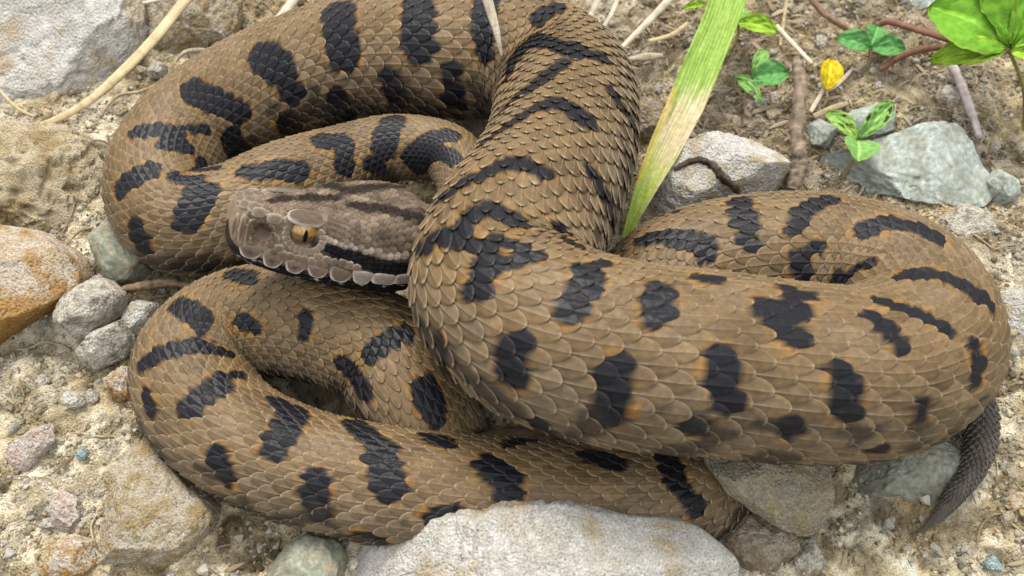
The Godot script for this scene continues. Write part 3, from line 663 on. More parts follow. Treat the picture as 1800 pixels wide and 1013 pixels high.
func build_ground() -> void:
	G1 = noise(21, 0.16, 2)
	G2 = noise(22, 0.55, 2)
	G3 = noise(23, 1.5, 2)
	G4 = noise(24, 4.5, 2)
	G5 = noise(25, 0.4, 3)
	C1 = noise(26, 1.4, 1, FastNoiseLite.TYPE_CELLULAR)
	C1.cellular_return_type = FastNoiseLite.RETURN_DISTANCE2_SUB
	C1.domain_warp_enabled = true
	C1.domain_warp_amplitude = 0.5
	C1.domain_warp_frequency = 1.2
	C2 = noise(27, 3.6, 1, FastNoiseLite.TYPE_CELLULAR)
	C2.cellular_return_type = FastNoiseLite.RETURN_DISTANCE2_SUB
	C2.domain_warp_enabled = true
	C2.domain_warp_amplitude = 0.2
	C2.domain_warp_frequency = 2.5
	V1 = C1.duplicate()
	V1.cellular_return_type = FastNoiseLite.RETURN_CELL_VALUE
	V2 = C2.duplicate()
	V2.cellular_return_type = FastNoiseLite.RETURN_CELL_VALUE
	cap.resize(GNX * GNZ)
	cap.fill(99.0)
	for k in range(0, T_s.size(), 2):
		stamp_cap(T_pos[k], T_r[k])
	var xs := PackedFloat32Array()
	var zs := PackedFloat32Array()
	var far := PackedFloat32Array()
	var d := 0.2
	var q := 0.0
	while q < 4000.0:
		q += d
		d *= 1.35
		far.push_back(q)
	for k in far.size():
		xs.push_back(GX0 - far[far.size() - 1 - k])
		zs.push_back(GZ0 - far[far.size() - 1 - k])
	for k in GNX:
		xs.push_back(GX0 + k * GC)
	for k in GNZ:
		zs.push_back(GZ0 + k * GC)
	for k in far.size():
		xs.push_back(GX0 + (GNX - 1) * GC + far[k])
		zs.push_back(GZ0 + (GNZ - 1) * GC + far[k])
	var b := Buf.new()
	var pts := PackedVector3Array()
	var cols := PackedColorArray()
	var uvs := PackedVector2Array()
	for z in zs:
		for x in xs:
			pts.push_back(Vector3(x, ground_height(x, z), z))
			cols.push_back(ground_colour(x, z))
			uvs.push_back(Vector2(x, z) * 0.25)
	b.grid(pts, xs.size(), zs.size(), cols, uvs, Vector3.UP)
	var o := put("ground", b.mesh(), M.soil)
	o.set_meta("kind", "structure")
	o.set_meta("label", "pale sandy stony ground with clods and root fibres")


# ---------------------------------------------------------------- stones
var ico_v := []
var ico_f := []

func make_ico() -> void:
	var g := (1.0 + sqrt(5.0)) / 2.0
	var v := PackedVector3Array()
	for q: Array in [[-1, g, 0], [1, g, 0], [-1, -g, 0], [1, -g, 0], [0, -1, g], [0, 1, g], [0, -1, -g], [0, 1, -g], [g, 0, -1], [g, 0, 1], [-g, 0, -1], [-g, 0, 1]]:
		v.push_back(Vector3(q[0], q[1], q[2]).normalized())
	var f := PackedInt32Array([0, 11, 5, 0, 5, 1, 0, 1, 7, 0, 7, 10, 0, 10, 11, 1, 5, 9, 5, 11, 4, 11, 10, 2, 10, 7, 6, 7, 1, 8,
		3, 9, 4, 3, 4, 2, 3, 2, 6, 3, 6, 8, 3, 8, 9, 4, 9, 5, 2, 4, 11, 6, 2, 10, 8, 6, 7, 9, 8, 1])
	ico_v.push_back(v)
	ico_f.push_back(f)
	for level in 5:
		var seen := {}
		v = v.duplicate()
		var h := PackedInt32Array()
		for k in range(0, f.size(), 3):
			var m := PackedInt32Array([0, 0, 0])
			for e in 3:
				var a := f[k + e]
				var b := f[k + (e + 1) % 3]
				var key := mini(a, b) * 100000 + maxi(a, b)
				if not seen.has(key):
					seen[key] = v.size()
					v.push_back((v[a] + v[b]).normalized())
				m[e] = seen[key]
			h.append_array(PackedInt32Array([f[k], m[0], m[2], f[k + 1], m[1], m[0], f[k + 2], m[2], m[1], m[0], m[1], m[2]]))
		f = h
		ico_v.push_back(v)
		ico_f.push_back(f)

const PALETTE := [
	[Color(0.72, 0.69, 0.63), Color(0.58, 0.55, 0.48), Color(0.50, 0.38, 0.22)],
	[Color(0.66, 0.61, 0.51), Color(0.50, 0.45, 0.36), Color(0.20, 0.17, 0.13)],
	[Color(0.64, 0.55, 0.44), Color(0.55, 0.43, 0.28), Color(0.42, 0.22, 0.05)],
	[Color(0.37, 0.37, 0.28), Color(0.28, 0.30, 0.22), Color(0.40, 0.33, 0.20)],
	[Color(0.38, 0.43, 0.38), Color(0.54, 0.58, 0.51), Color(0.28, 0.28, 0.20)],
	[Color(0.54, 0.47, 0.36), Color(0.42, 0.33, 0.20), Color(0.36, 0.25, 0.10)],
	[Color(0.47, 0.38, 0.23), Color(0.58, 0.49, 0.34), Color(0.30, 0.20, 0.09)],
	[Color(0.60, 0.49, 0.43), Color(0.64, 0.58, 0.51), Color(0.46, 0.30, 0.20)],
	[Color(0.30, 0.24, 0.17), Color(0.41, 0.35, 0.26), Color(0.20, 0.13, 0.07)],
	[Color(0.34, 0.45, 0.44), Color(0.44, 0.52, 0.50), Color(0.28, 0.36, 0.36)],
	[Color(0.34, 0.13, 0.075), Color(0.42, 0.20, 0.12), Color(0.25, 0.10, 0.06)],
	[Color(0.40, 0.35, 0.25), Color(0.31, 0.28, 0.20), Color(0.36, 0.28, 0.15)],
	[Color(0.24, 0.245, 0.185), Color(0.33, 0.325, 0.25), Color(0.24, 0.21, 0.14)]]
const AX := Vector3(1, 0, 0)
const AY := Vector3(0, 0.6157, -0.7880)
const AZ := Vector3(0, 0.7880, 0.6157)

func smooth_mesh(pts: PackedVector3Array, f: PackedInt32Array, cols: PackedColorArray) -> ArrayMesh:
	var nr := PackedVector3Array()
	nr.resize(pts.size())
	var ix := PackedInt32Array()
	ix.resize(f.size())
	for k in range(0, f.size(), 3):
		var a := f[k]
		var b := f[k + 1]
		var c := f[k + 2]
		var q := (pts[b] - pts[a]).cross(pts[c] - pts[a])
		nr[a] += q
		nr[b] += q
		nr[c] += q
		ix[k] = a
		ix[k + 1] = c
		ix[k + 2] = b
	for k in nr.size():
		nr[k] = nr[k].normalized()
	var b2 := Buf.new()
	b2.v = pts
	b2.n = nr
	b2.c = cols
	b2.ix = ix
	b2.t.resize(pts.size())
	return b2.mesh()

# a stone whose outline runs through 24 radii: rounded, cut by flat breaks, then roughened
func stone_mesh(radii: Array, thick: float, level: int, rough: float, pal: Array, sd: int, breaks := 12, slab := false) -> ArrayMesh:
	var rng := RandomNumberGenerator.new()
	rng.seed = sd * 97 + 13
	var mean := 0.0
	for q: float in radii:
		mean += q / radii.size()
	var n1 := noise(sd, 1.1 / mean, 2)
	var n2 := noise(sd + 500, 5.0 / sqrt(mean) / 1.2, 3)
	var n3 := noise(sd + 900, 16.0, 3)
	var cuts := []
	for k in breaks:
		var a := rng.randf_range(0.0, TAU)
		var z := rng.randf_range(0.55 if breaks < 8 else 0.15, 0.97)
		var nn := AX * cos(a) * sqrt(1 - z * z) + AY * sin(a) * sqrt(1 - z * z) + AZ * z
		var reach := 0.0
		var ia := int(a / TAU * 24.0) % 24
		reach = sqrt(pow(radii[ia] * sqrt(1 - z * z), 2.0) + pow(thick * z, 2.0))
		cuts.push_back([nn, reach * rng.randf_range(0.78, 0.94)])
	var pts := PackedVector3Array()
	var cols := PackedColorArray()
	for d: Vector3 in ico_v[level]:
		var rho := sqrt(d.x * d.x + d.y * d.y)
		var fa := fposmod(atan2(d.y, d.x) / TAU * 24.0, 24.0)
		var i := int(fa)
		var rad := catmull(radii[(i + 23) % 24], radii[i % 24], radii[(i + 1) % 24], radii[(i + 2) % 24], fa - i)
		var fl := minf(1.0, pow(rho, 0.72) * (1.25 if slab else 1.07))
		var p := (AX * (d.x / maxf(rho, 1e-4)) + AY * (d.y / maxf(rho, 1e-4))) * rad * fl + AZ * signf(d.z) * minf(1.0, pow(absf(d.z), 0.8) * (1.9 if slab else 1.25)) * thick
		for c: Array in cuts:
			var over: float = p.dot(c[0]) - c[1]
			if over > 0.0:
				p -= c[0] * over * 0.97
		var a1 := n1.get_noise_3dv(p)
		var a2 := n2.get_noise_3dv(p)
		var a3 := n3.get_noise_3dv(p)
		var out := p.normalized()
		p += out * (a1 * 0.035 * mean + (a2 * 0.04 - absf(a2) * 0.03) * rough * minf(mean, 1.2) + a3 * 0.016 * rough)
		var crack := pow(1.0 - absf(n1.get_noise_3dv(p * 2.3 + Vector3(3, 1, 7))), 14.0)
		p -= out * crack * 0.05 * rough * minf(mean, 1.0)
		pts.push_back(p)
		var c0: Color = pal[0]
		var col := c0.lerp(pal[1], smoothstep(-0.25, 0.4, a2 + a1 * 0.5 + a3 * 0.25))
		col = col.lerp(pal[2], smoothstep(0.12, 0.5, n1.get_noise_3dv(p * 1.7 + Vector3(9, 4, 2)) + a3 * 0.45 + a2 * 0.2) * 0.75)
		if pal[0].r > 0.62 and pal[2].b < 0.08:
			# iron rust along the broken lower face
			col = col.lerp(pal[2], smoothstep(0.05, 0.25, -p.dot(AY) / mean - 0.12 + a1 * 0.8 + a3 * 0.5) * 0.85)
		cols.push_back(col * (1.0 + a3 * 0.35))
	if level == 1:
		# grit: every face keeps its own plane
		var fv := PackedVector3Array()
		var fc := PackedColorArray()
		var fi := PackedInt32Array()
		for i in ico_f[1]:
			fi.push_back(fv.size())
			fv.push_back(pts[i])
			fc.push_back(cols[i])
		return smooth_mesh(fv, fi, fc)
	return smooth_mesh(pts, ico_f[level], cols)

func build_stones() -> void:
	make_ico()
	var k := 0
	for q: Array in STONES:
		k += 1
		var m := stone_mesh(q[5], q[6], q[7], q[8], PALETTE[q[3]], k, (4 if q[3] == 4 else 6) if q[7] == 5 else 13, q[3] == 4)
		var mat: Material = M.slate if q[3] in [3, 4, 12] else M.rock
		var o := put(q[0], m, M.clod if q[3] == 6 else mat, null, q[4])
		tag(o, q[1], q[2])

func in_picture(p: Vector3, margin := 0.0) -> bool:
	var d := p - CAMERA_AT
	var z := d.dot(-AZ)
	return z > 1.0 and absf(d.dot(AX) / z) < 0.5143 + margin and absf(d.dot(AY) / z) < 0.2895 + margin

func open_ground(x: float, z: float) -> bool:
	var ix := roundi((x - GX0) / GC)
	var iz := roundi((z - GZ0) / GC)
	if ix < 0 or iz < 0 or ix >= GNX or iz >= GNZ:
		return true
	return cap[iz * GNX + ix] > 50.0

func whereabouts(x: float, z: float) -> String:
	if z > 1.2:
		return "in front of the coils at the bottom left" if x < 0.0 else "in front of the coils at the bottom right"
	if x < -5.5:
		return "left of the lower coil" if z > -3.0 else "between the clay clod and the left bend"
	if x < 0.0:
		return "behind the top loop at the upper left"
	if z > -5.0:
		return "right of the thick right bend"
	return "among the plants at the upper right" if x > 5.0 else "beside the broad grass blade"

func build_pebbles() -> void:
	var rng := RandomNumberGenerator.new()
	rng.seed = 404
	var kinds := []
	for k in 8:
		var radii := []
		for i in 24:
			radii.push_back(1.0 + 0.22 * sin(i * TAU / 12.0 + k) + rng.randf_range(-0.12, 0.12))
		kinds.push_back(stone_mesh(radii, rng.randf_range(0.6, 0.9), 3, 1.2, PALETTE[[0, 1, 5, 7, 3, 4, 8, 6][k]], 300 + k))
	var made := 0
	while made < 110:
		var x := rng.randf_range(-11.5, 11.5)
		var z := rng.randf_range(-13.0, 4.5)
		var p := Vector3(x, 0, z)
		p.y = ground_height(x, z)
		if not in_picture(p) or not open_ground(x, z):
			continue
		made += 1
		var s := rng.randf_range(0.07, 0.19)
		var kind := rng.randi() % 8
		var o := put("pebble", kinds[kind], M.rock, null, p + Vector3(0, s * 0.25, 0))
		o.scale = Vector3(s * rng.randf_range(0.8, 1.25), s * rng.randf_range(0.6, 1.0), s)
		o.rotation = Vector3(rng.randf_range(-0.4, 0.4), rng.randf() * TAU, rng.randf_range(-0.4, 0.4))
		tag(o, "tiny %s pebble among the grit %s" % [["chalk white", "pale grey", "tan", "pinkish", "grey green", "slate grey", "brown", "earthy yellow"][kind], whereabouts(x, z)], "pebble", "tiny pebbles scattered over the soil")
	# crumbs of soil and grit: nobody could count them
	var grain := []
	for k in 3:
		var radii := []
		for i in 24:
			radii.push_back(1.0 + 0.25 * sin(i * TAU / 8.0 + k * 2) + rng.randf_range(-0.15, 0.15))
		grain.push_back(stone_mesh(radii, 0.8, 1, 2.0, [Color.WHITE, Color(0.8, 0.8, 0.8), Color(0.7, 0.7, 0.7)], 340 + k))
	for k in 3:
		var mm := MultiMesh.new()
		mm.transform_format = MultiMesh.TRANSFORM_3D
		mm.use_colors = true
		mm.mesh = grain[k]
		var at := []
		while at.size() < [30000, 10000, 1100][k]:
			var x := rng.randf_range(-12.5, 12.5)
			var z := rng.randf_range(-15.5, 4.5)
			var patch := G2.get_noise_2d(x * 1.5 + 33.0, z * 1.5)
			if rng.randf() > smoothstep(-0.45, 0.35, patch) or not in_picture(Vector3(x, -0.06 * z, z), 0.04):
				continue
			var s: float = [0.013, 0.028, 0.055][k] + [0.03, 0.045, 0.07][k] * pow(rng.randf(), 2.0)
			var y := ground_height(x, z)
			var b := Basis.from_euler(Vector3(rng.randf() * TAU, rng.randf() * TAU, 0)).scaled(Vector3(s, s, s))
			var c := ground_colour(x, z) * rng.randf_range(0.55, 1.3)
			if rng.randf() < [0.15, 0.28, 0.5][k]:
				c = c.lerp([Color(0.62, 0.59, 0.52), Color(0.58, 0.50, 0.40), Color(0.48, 0.46, 0.39)][rng.randi() % 3], 0.8)
			elif rng.randf() < 0.05:
				c = Color(0.40, 0.40, 0.33)
			elif rng.randf() < 0.12:
				c = Color(0.21, 0.155, 0.10)
			c.a = 1.0
			at.push_back([Transform3D(b, Vector3(x, y + s * 0.3, z) * CM), c])
		mm.instance_count = at.size()
		for i in at.size():
			mm.set_instance_transform(i, at[i][0])
			mm.set_instance_color(i, at[i][1])
		var g := MultiMeshInstance3D.new()
		g.name = numbered("gravel")
		g.multimesh = mm
		g.material_override = M.grit
		add_child(g, true)
		g.set_meta("kind", "stuff")
		tag(g, ["fine grit and crumbs of dry soil", "coarse crumbs of dry soil", "sandy grains of dry soil"][k], "gravel")

# ---------------------------------------------------------------- stems, straws and roots
func stalk_mesh(pts: Array, radii: Array, col: Color, knob: float, origin: Vector3, sd: int, flat := 1.0) -> ArrayMesh:
	var b := Buf.new()
	var ring := 11
	var nz := noise(sd, 1.4, 2)
	var streak := noise(sd + 60, 1.0, 2)
	var line := []
	var rr := []
	var m := pts.size()
	var per := 16
	for i in m - 1:
		for k in (per + (1 if i == m - 2 else 0)):
			var t := float(k) / per
			var p0: Vector3 = pts[maxi(i - 1, 0)]
			var p1: Vector3 = pts[i]
			var p2: Vector3 = pts[i + 1]
			var p3: Vector3 = pts[mini(i + 2, m - 1)]
			line.push_back(Vector3(catmull(p0.x, p1.x, p2.x, p3.x, t), catmull(p0.y, p1.y, p2.y, p3.y, t), catmull(p0.z, p1.z, p2.z, p3.z, t)))
			rr.push_back(lerpf(radii[i], radii[i + 1], t))
	# close both ends
	line.push_front(line[0])
	rr.push_front(0.0)
	line.push_back(line[line.size() - 1])
	rr.push_back(0.0)
	var vp := PackedVector3Array()
	var cs := PackedColorArray()
	var uv := PackedVector2Array()
	for k in line.size():
		var t: Vector3 = (line[mini(k + 2, line.size() - 1)] - line[maxi(k - 2, 0)]).normalized()
		var s := t.cross(AZ).normalized()
		var u := s.cross(t)
		for i in ring:
			var a := float(i) / (ring - 1) * TAU
			var lump := 1.0 + knob * nz.get_noise_3d(line[k].x * 4.0 + cos(a), line[k].y * 4.0 + sin(a), line[k].z * 4.0) * 2.0
			var rib := 1.0 + 0.05 * cos(a * 5.0)
			var p: Vector3 = line[k] + (s * cos(a) + u * sin(a) * flat) * rr[k] * lump * rib
			vp.push_back(p)
			var tone := 1.0 + (0.4 + knob) * streak.get_noise_2d(cos(a) * 4.0 + k * 0.08, sin(a) * 4.0) + (0.3 + knob) * nz.get_noise_1d(k * 0.3)
			cs.push_back(Color(col.r * tone, col.g * tone, col.b * tone))
			uv.push_back(Vector2(a, k) * 0.2)
	b.grid(vp, ring, line.size(), cs, uv, Vector3.ZERO, true)
	return b.mesh(origin)

func build_stalks() -> void:
	var k := 0
	for q: Array in STALKS:
		k += 1
		var o := put(q[0], stalk_mesh(q[5], q[6], q[3], q[4], q[5][0], 600 + k, 0.55 if q[0] == "straw" else 1.0), M.plant, null, q[5][0])
		tag(o, q[1], q[2])
	var rng := RandomNumberGenerator.new()
	rng.seed = 88
	var made := 0
	while made < 60:
		var x := rng.randf_range(-10.5, 10.5)
		var z := rng.randf_range(-12.5, 3.5)
		if not in_picture(Vector3(x, -0.06 * z, z)) or not open_ground(x, z):
			continue
		var a := rng.randf() * TAU
		var pts := []
		var radii := []
		var r := rng.randf_range(0.012, 0.032)
		var steps := rng.randi_range(4, 7)
		var ok := true
		for i in steps:
			pts.push_back(Vector3(x, ground_height(x, z) + r + rng.randf_range(0.0, 0.07), z))
			radii.push_back(r * (1.0 - 0.6 * i / steps))
			a += rng.randf_range(-0.7, 0.7)
			x += cos(a) * 0.26
			z += sin(a) * 0.26
			if not open_ground(x, z):
				ok = false
		if not ok:
			continue
		made += 1
		var c := Color(0.50, 0.40, 0.26).lerp(Color(0.24, 0.16, 0.09), rng.randf())
		var o := put("root_fibre", stalk_mesh(pts, radii, c, 0.1, pts[0], 700 + made), M.plant, null, pts[0])
		tag(o, "%s root fibre %s" % ["dark brown" if c.r < 0.33 else ("light brown" if c.r < 0.42 else "straw coloured"), whereabouts(pts[0].x, pts[0].z)], "root fibre", "root fibres on the soil")
	# shreds of dead leaves and stems trodden into the soil at the back
	var strip := Buf.new()
	var vp := PackedVector3Array()
	var cs := PackedColorArray()
	var uv := PackedVector2Array()
	for j in 7:
		for i in 5:
			var t := j / 6.0 - 0.5
			var w := 0.10 * sqrt(maxf(0.0, 1.0 - 3.8 * t * t)) * (i / 2.0 - 1.0)
			vp.push_back(Vector3(t, 0.10 * cos(t * 2.4) - absf(i - 2.0) * 0.02, w))
			cs.push_back(Color.WHITE)
			uv.push_back(Vector2(t, w) * 2.0)
	strip.grid(vp, 5, 7, cs, uv, Vector3.UP)
	var mm := MultiMesh.new()
	mm.transform_format = MultiMesh.TRANSFORM_3D
	mm.use_colors = true
	mm.mesh = strip.mesh()
	var at := []
	while at.size() < 2600:
		var x := rng.randf_range(-11.0, 11.5)
		var z := rng.randf_range(-14.0, 4.0)
		var here := smoothstep(0.5, 3.0, x) * smoothstep(-3.0, -5.5, z)
		if rng.randf() > 0.12 + here or not in_picture(Vector3(x, -0.06 * z, z), 0.03) or not open_ground(x, z):
			continue
		var s := rng.randf_range(0.10, 0.30) + 0.4 * pow(rng.randf(), 4.0)
		var b := Basis.from_euler(Vector3(rng.randf_range(-0.3, 0.3), rng.randf() * TAU, rng.randf_range(-0.3, 0.3))).scaled_local(Vector3(s, s, s * rng.randf_range(0.2, 1.0)))
		var c := Color(0.46, 0.37, 0.24).lerp(Color(0.17, 0.115, 0.07), rng.randf())
		at.push_back([Transform3D(b, Vector3(x, ground_height(x, z) + 0.02, z) * CM), c])
	mm.instance_count = at.size()
	for i in at.size():
		mm.set_instance_transform(i, at[i][0])
		mm.set_instance_color(i, at[i][1])
	var g := MultiMeshInstance3D.new()
	g.name = "plant_litter"
	g.multimesh = mm
	g.material_override = M.plant
	add_child(g, true)
	g.set_meta("kind", "stuff")
	tag(g, "shreds of dead leaves and straw on the soil", "litter")

# ---------------------------------------------------------------- leaves and the broad blade
const TINT := [Color(0.13, 0.34, 0.10), Color(0.22, 0.42, 0.11), Color(0.26, 0.45, 0.10), Color(0.66, 0.50, 0.02), Color(0.16, 0.36, 0.03), Color(0.33, 0.52, 0.05)]

func leaf_mesh(base: Vector3, tip: Vector3, wide: float, tint: Color, holes: int, fold: float, sd: int, round_ := 0.5) -> ArrayMesh:
	var b := Buf.new()
	var nl := 25
	var nw := 17
	var along := tip - base
	var len_ := along.length()
	along = along.normalized()
	var up := (Vector3(0, 0.85, 0.5) - along * along.dot(Vector3(0, 0.85, 0.5))).normalized()
	var side := along.cross(up)
	var nz := noise(sd, 1.3, 2)
	var fine := noise(sd + 5, 9.0, 2)
	var rng := RandomNumberGenerator.new()
	rng.seed = sd
	var spots := []
	for k in holes * 5:
		spots.push_back(Vector3(rng.randf_range(0.25, 0.95), rng.randf_range(-0.8, 0.8), rng.randf_range(0.03, 0.075)))
	for layer in 2:
		var vp := PackedVector3Array()
		var cs := PackedColorArray()
		var uv := PackedVector2Array()
		for j in nl:
			var t := j / (nl - 1.0)
			var w := pow(maxf(sin(PI * pow(t, 0.8 + 0.4 * round_)), 0.0), 0.58) * wide * 0.5
			w *= 1.0 + 0.05 * nz.get_noise_2d(t * 9.0, 3.0)
			for i in nw:
				var u := i / (nw - 1.0) * 2.0 - 1.0
				var vein := absf(sin((t * 11.0 - absf(u) * 3.2) * PI * 0.5))
				var lift := absf(u) * w * fold * 2.0 + 0.10 * len_ * sin(t * PI) - 0.10 * len_ * t * t
				lift += nz.get_noise_2d(t * 3.0, u * 2.0) * 0.06 * len_ + 0.010 * len_ * (1.0 - pow(1.0 - vein, 6.0)) - (0.02 * len_ if i == 8 else 0.0)
				var p := base + along * len_ * t + side * u * w + up * (lift - layer * 0.012)
				vp.push_back(p)
				var c := tint * (0.92 + 0.14 * nz.get_noise_2d(t * 4.0 + 8.0, u * 3.0) + 0.12 * fine.get_noise_2d(t * 5.0, u * 5.0))
				c = c.lerp(tint * 1.5 + Color(0.05, 0.05, 0.02), pow(1.0 - vein, 7.0) * 0.5 * (1.0 - absf(u) * 0.5))
				if i == 8:
					c = c.lerp(tint * 1.6 + Color(0.08, 0.08, 0.03), 0.6)
				if absf(u) > 0.93:
					c = c.lerp(Color(0.30, 0.16, 0.05), 0.25)
				for q: Vector3 in spots:
					if Vector2(t - q.x, (u - q.y) * 0.4).length() < q.z:
						c = Color(0.045, 0.035, 0.02)
				c.a = 1.0
				cs.push_back(c)
				uv.push_back(Vector2(t * len_, u * w) * 0.4)
		b.grid(vp, nw, nl, cs, uv, up if layer == 0 else -up)
	return b.mesh(base)

func build_plants() -> void:
	var names := [
		["clover", "blue green three leaflet clover behind the slate slab", "clover"],
		["clover", "small clover with pale leaflets right of the broad grass blade", "clover"],
		["clover", "withered yellow clover leaf with a brown hole", "clover"],
		["clover", "light green clover with holed leaflets standing before the slate", "clover"],
		["leafy_plant", "bright green broad leaved plant in the upper right corner", "plant"],
		["leaf_sprig", "yellow green leaf sprig at the top beside the grass blade", "plant"]]
	var bases := []
	for q: Array in LEAVES:
		if q[0] >= bases.size():
			bases.push_back(q[1])
	var roots := []
	for k in names.size():
		var o := thing(names[k][0], names[k][1], names[k][2], bases[k])
		roots.push_back(o)
		# its own stalk down to the soil
		var p: Vector3 = bases[k]
		var foot := Vector3(p.x - 0.2, ground_height(p.x - 0.2, p.z + 0.35) - 0.1, p.z + 0.35)
		if k == 4:
			foot = Vector3(p.x + 1.2, 0.5, p.z + 0.2)
		var mid := (p + foot) * 0.5 + Vector3(0.12, 0.1, 0.0)
		put("stem", stalk_mesh([foot, mid, p], [0.045, 0.04, 0.035], Color(0.26, 0.20, 0.10) if k < 4 else Color(0.3, 0.28, 0.08), 0.05, p, 820 + k), M.plant, o)
	var i := 0
	for q: Array in LEAVES:
		i += 1
		var o: Node3D = roots[q[0]]
		put("leaf", leaf_mesh(q[1], q[2], q[3], TINT[q[4]], q[5], q[6], 900 + i, 0.6), M.leaf, o, Vector3(q[1]) - Vector3(bases[q[0]]))
	# the broad half withered blade
	var b := Buf.new()
	var nz := noise(61, 0.9, 2)
	var streak := noise(62, 1.0, 3)
	for layer in 2:
		var vp := PackedVector3Array()
		var cs := PackedColorArray()
		var uv := PackedVector2Array()
		var nw := 33
		var per := 12
		var m := BLADE.size()
		var rows := 0
		for k in m - 1:
			for e in (per + (1 if k == m - 2 else 0)):
				rows += 1
				var t := float(e) / per
				var p0: Vector3 = BLADE[maxi(k - 1, 0)][0]
				var p1: Vector3 = BLADE[k][0]
				var p2: Vector3 = BLADE[k + 1][0]
				var p3: Vector3 = BLADE[mini(k + 2, m - 1)][0]
				var p := Vector3(catmull(p0.x, p1.x, p2.x, p3.x, t), catmull(p0.y, p1.y, p2.y, p3.y, t), catmull(p0.z, p1.z, p2.z, p3.z, t))
				var w := lerpf(BLADE[k][1], BLADE[k + 1][1], t) * 0.5
				var dir := (p2 - p1).normalized()
				var up := (AZ + AY * 0.25 - dir * dir.dot(AZ + AY * 0.25)).normalized()
				var side := up.cross(dir)
				var along := (k + t) / (m - 1.0)
				for i2 in nw:
					var u := i2 / (nw - 1.0) * 2.0 - 1.0
					var rib := cos(u * PI * 11.0)
					var h := -0.10 * (1.0 - u * u) + 0.008 * rib + 0.03 * nz.get_noise_2d(along * 8.0, u * 2.0)
					vp.push_back(p + side * u * w + up * (h - layer * 0.02))
					var st := streak.get_noise_2d(along * 5.0, u * 9.0)
					var c := Color(0.18, 0.31, 0.04).lerp(Color(0.33, 0.45, 0.11), smoothstep(-0.4, 0.5, st + rib * 0.25))
					var dry := smoothstep(0.0, 0.10, along - 0.36 + st * 0.10 + u * 0.03) * smoothstep(0.14, -0.04, along - 0.56 + st * 0.34 - u * 0.08)
					c = c.lerp(Color(0.48, 0.37, 0.21).lerp(Color(0.62, 0.53, 0.36), smoothstep(-0.4, 0.4, st + rib * 0.3)), dry)
					var yellow := smoothstep(0.5, 0.75, along + st * 0.3) * smoothstep(-0.1, 0.5, st + 0.2)
					c = c.lerp(Color(0.48, 0.46, 0.06), yellow * 0.4 * (1.0 - dry))
					if u < -0.55 and along > 0.40 and along < 0.72:
						c = c.lerp(Color(0.62, 0.36, 0.06), 0.45 * smoothstep(-0.5, -0.9, u))
					c = c.lerp(Color(0.2, 0.13, 0.06), smoothstep(0.55, 0.7, nz.get_noise_2d(along * 60.0, u * 14.0)) * 0.7)
					cs.push_back(c)
					uv.push_back(Vector2(u * w, along * 10.0) * 0.4)
		b.grid(vp, nw, rows, cs, uv, AZ if layer == 0 else -AZ)
	var o0: Vector3 = BLADE[3][0]
	var blade := put("grass_blade", b.mesh(o0), M.leaf, null, o0)
	tag(blade, "broad green grass blade with a withered tan middle behind the snake", "grass blade")


# ---------------------------------------------------------------- head
const HS := 0.94
# along the head from the neck to the snout: x, half width, top, lip, chin
const HEAD := [
	[0.0, 0.72, 0.66, -0.25, -0.75], [0.45, 1.06, 0.82, -0.28, -0.80], [1.0, 1.18, 0.86, -0.33, -0.84],
	[1.7, 1.08, 0.79, -0.41, -0.86], [2.3, 0.91, 0.68, -0.48, -0.85], [2.8, 0.75, 0.57, -0.50, -0.80],
	[3.3, 0.60, 0.53, -0.47, -0.72], [3.65, 0.48, 0.54, -0.41, -0.62], [3.86, 0.38, 0.52, -0.34, -0.52],
	[3.94, 0.28, 0.44, -0.26, -0.42]]

func head_row(x: float) -> Array:
	var k := 0
	while k < HEAD.size() - 2 and HEAD[k + 1][0] < x:
		k += 1
	var a: Array = HEAD[maxi(k - 1, 0)]
	var b: Array = HEAD[k]
	var c: Array = HEAD[k + 1]
	var d: Array = HEAD[mini(k + 2, HEAD.size() - 1)]
	var t: float = clampf((x - b[0]) / (c[0] - b[0]), 0.0, 1.0)
	var o := []
	for e in range(1, 5):
		o.push_back(catmull(a[e], b[e], c[e], d[e], t))
	return o

# a point of the head in its own axes (forward, up, far side); th as on the body: 0 on top, above 0 on the near side
func head_local(x: float, th: float) -> Vector3:
	var q := head_row(x)
	var w: float = q[0]
	var yt: float = q[1]
	var yl: float = q[2]
	var yb: float = q[3]
	var ring := [Vector2(0, yt), Vector2(0.40 * w, yt), Vector2(0.76 * w, yt * 0.84), Vector2(0.93 * w, yt * 0.36), Vector2(1.0 * w, -0.06), Vector2(0.98 * w, yl + 0.06),
		Vector2(0.88 * w, yl - 0.03), Vector2(0.88 * w, yl - 0.13), Vector2(0.62 * w, yb * 0.94), Vector2(0, yb)]
	var k := absf(th) / PI * 9.0
	var i := mini(int(k), 8)
	var t := k - i
	var pa: Vector2 = ring[i - 1] if i > 0 else Vector2(-ring[1].x, ring[1].y)
	var pb: Vector2 = ring[i]
	var pc: Vector2 = ring[i + 1]
	var pd: Vector2 = ring[i + 2] if i < 8 else Vector2(-ring[8].x, ring[8].y)
	var p := Vector2(catmull(pa.x, pb.x, pc.x, pd.x, t), catmull(pa.y, pb.y, pc.y, pd.y, t))
	var round_ := Vector2(sin(absf(th)), cos(th) * 1.0) * 0.68 / HS * squash(th)
	p = p.lerp(round_, smoothstep(0.6, 0.0, x))
	# eye sockets and nostrils are hollows
	var lx := x - 2.75
	var ly := p.y - 0.2
	if p.x > 0.3:
		var g := exp(-(lx * lx + ly * ly) / 0.075)
		p.x -= 0.16 * g
		var n2 := (x - 3.45) * (x - 3.45) + (p.y - 0.1) * (p.y - 0.1)
		p.x -= 0.25 * exp(-n2 / 0.030)
	return Vector3(x, p.y, -p.x * signf(th) if th != 0.0 else 0.0)

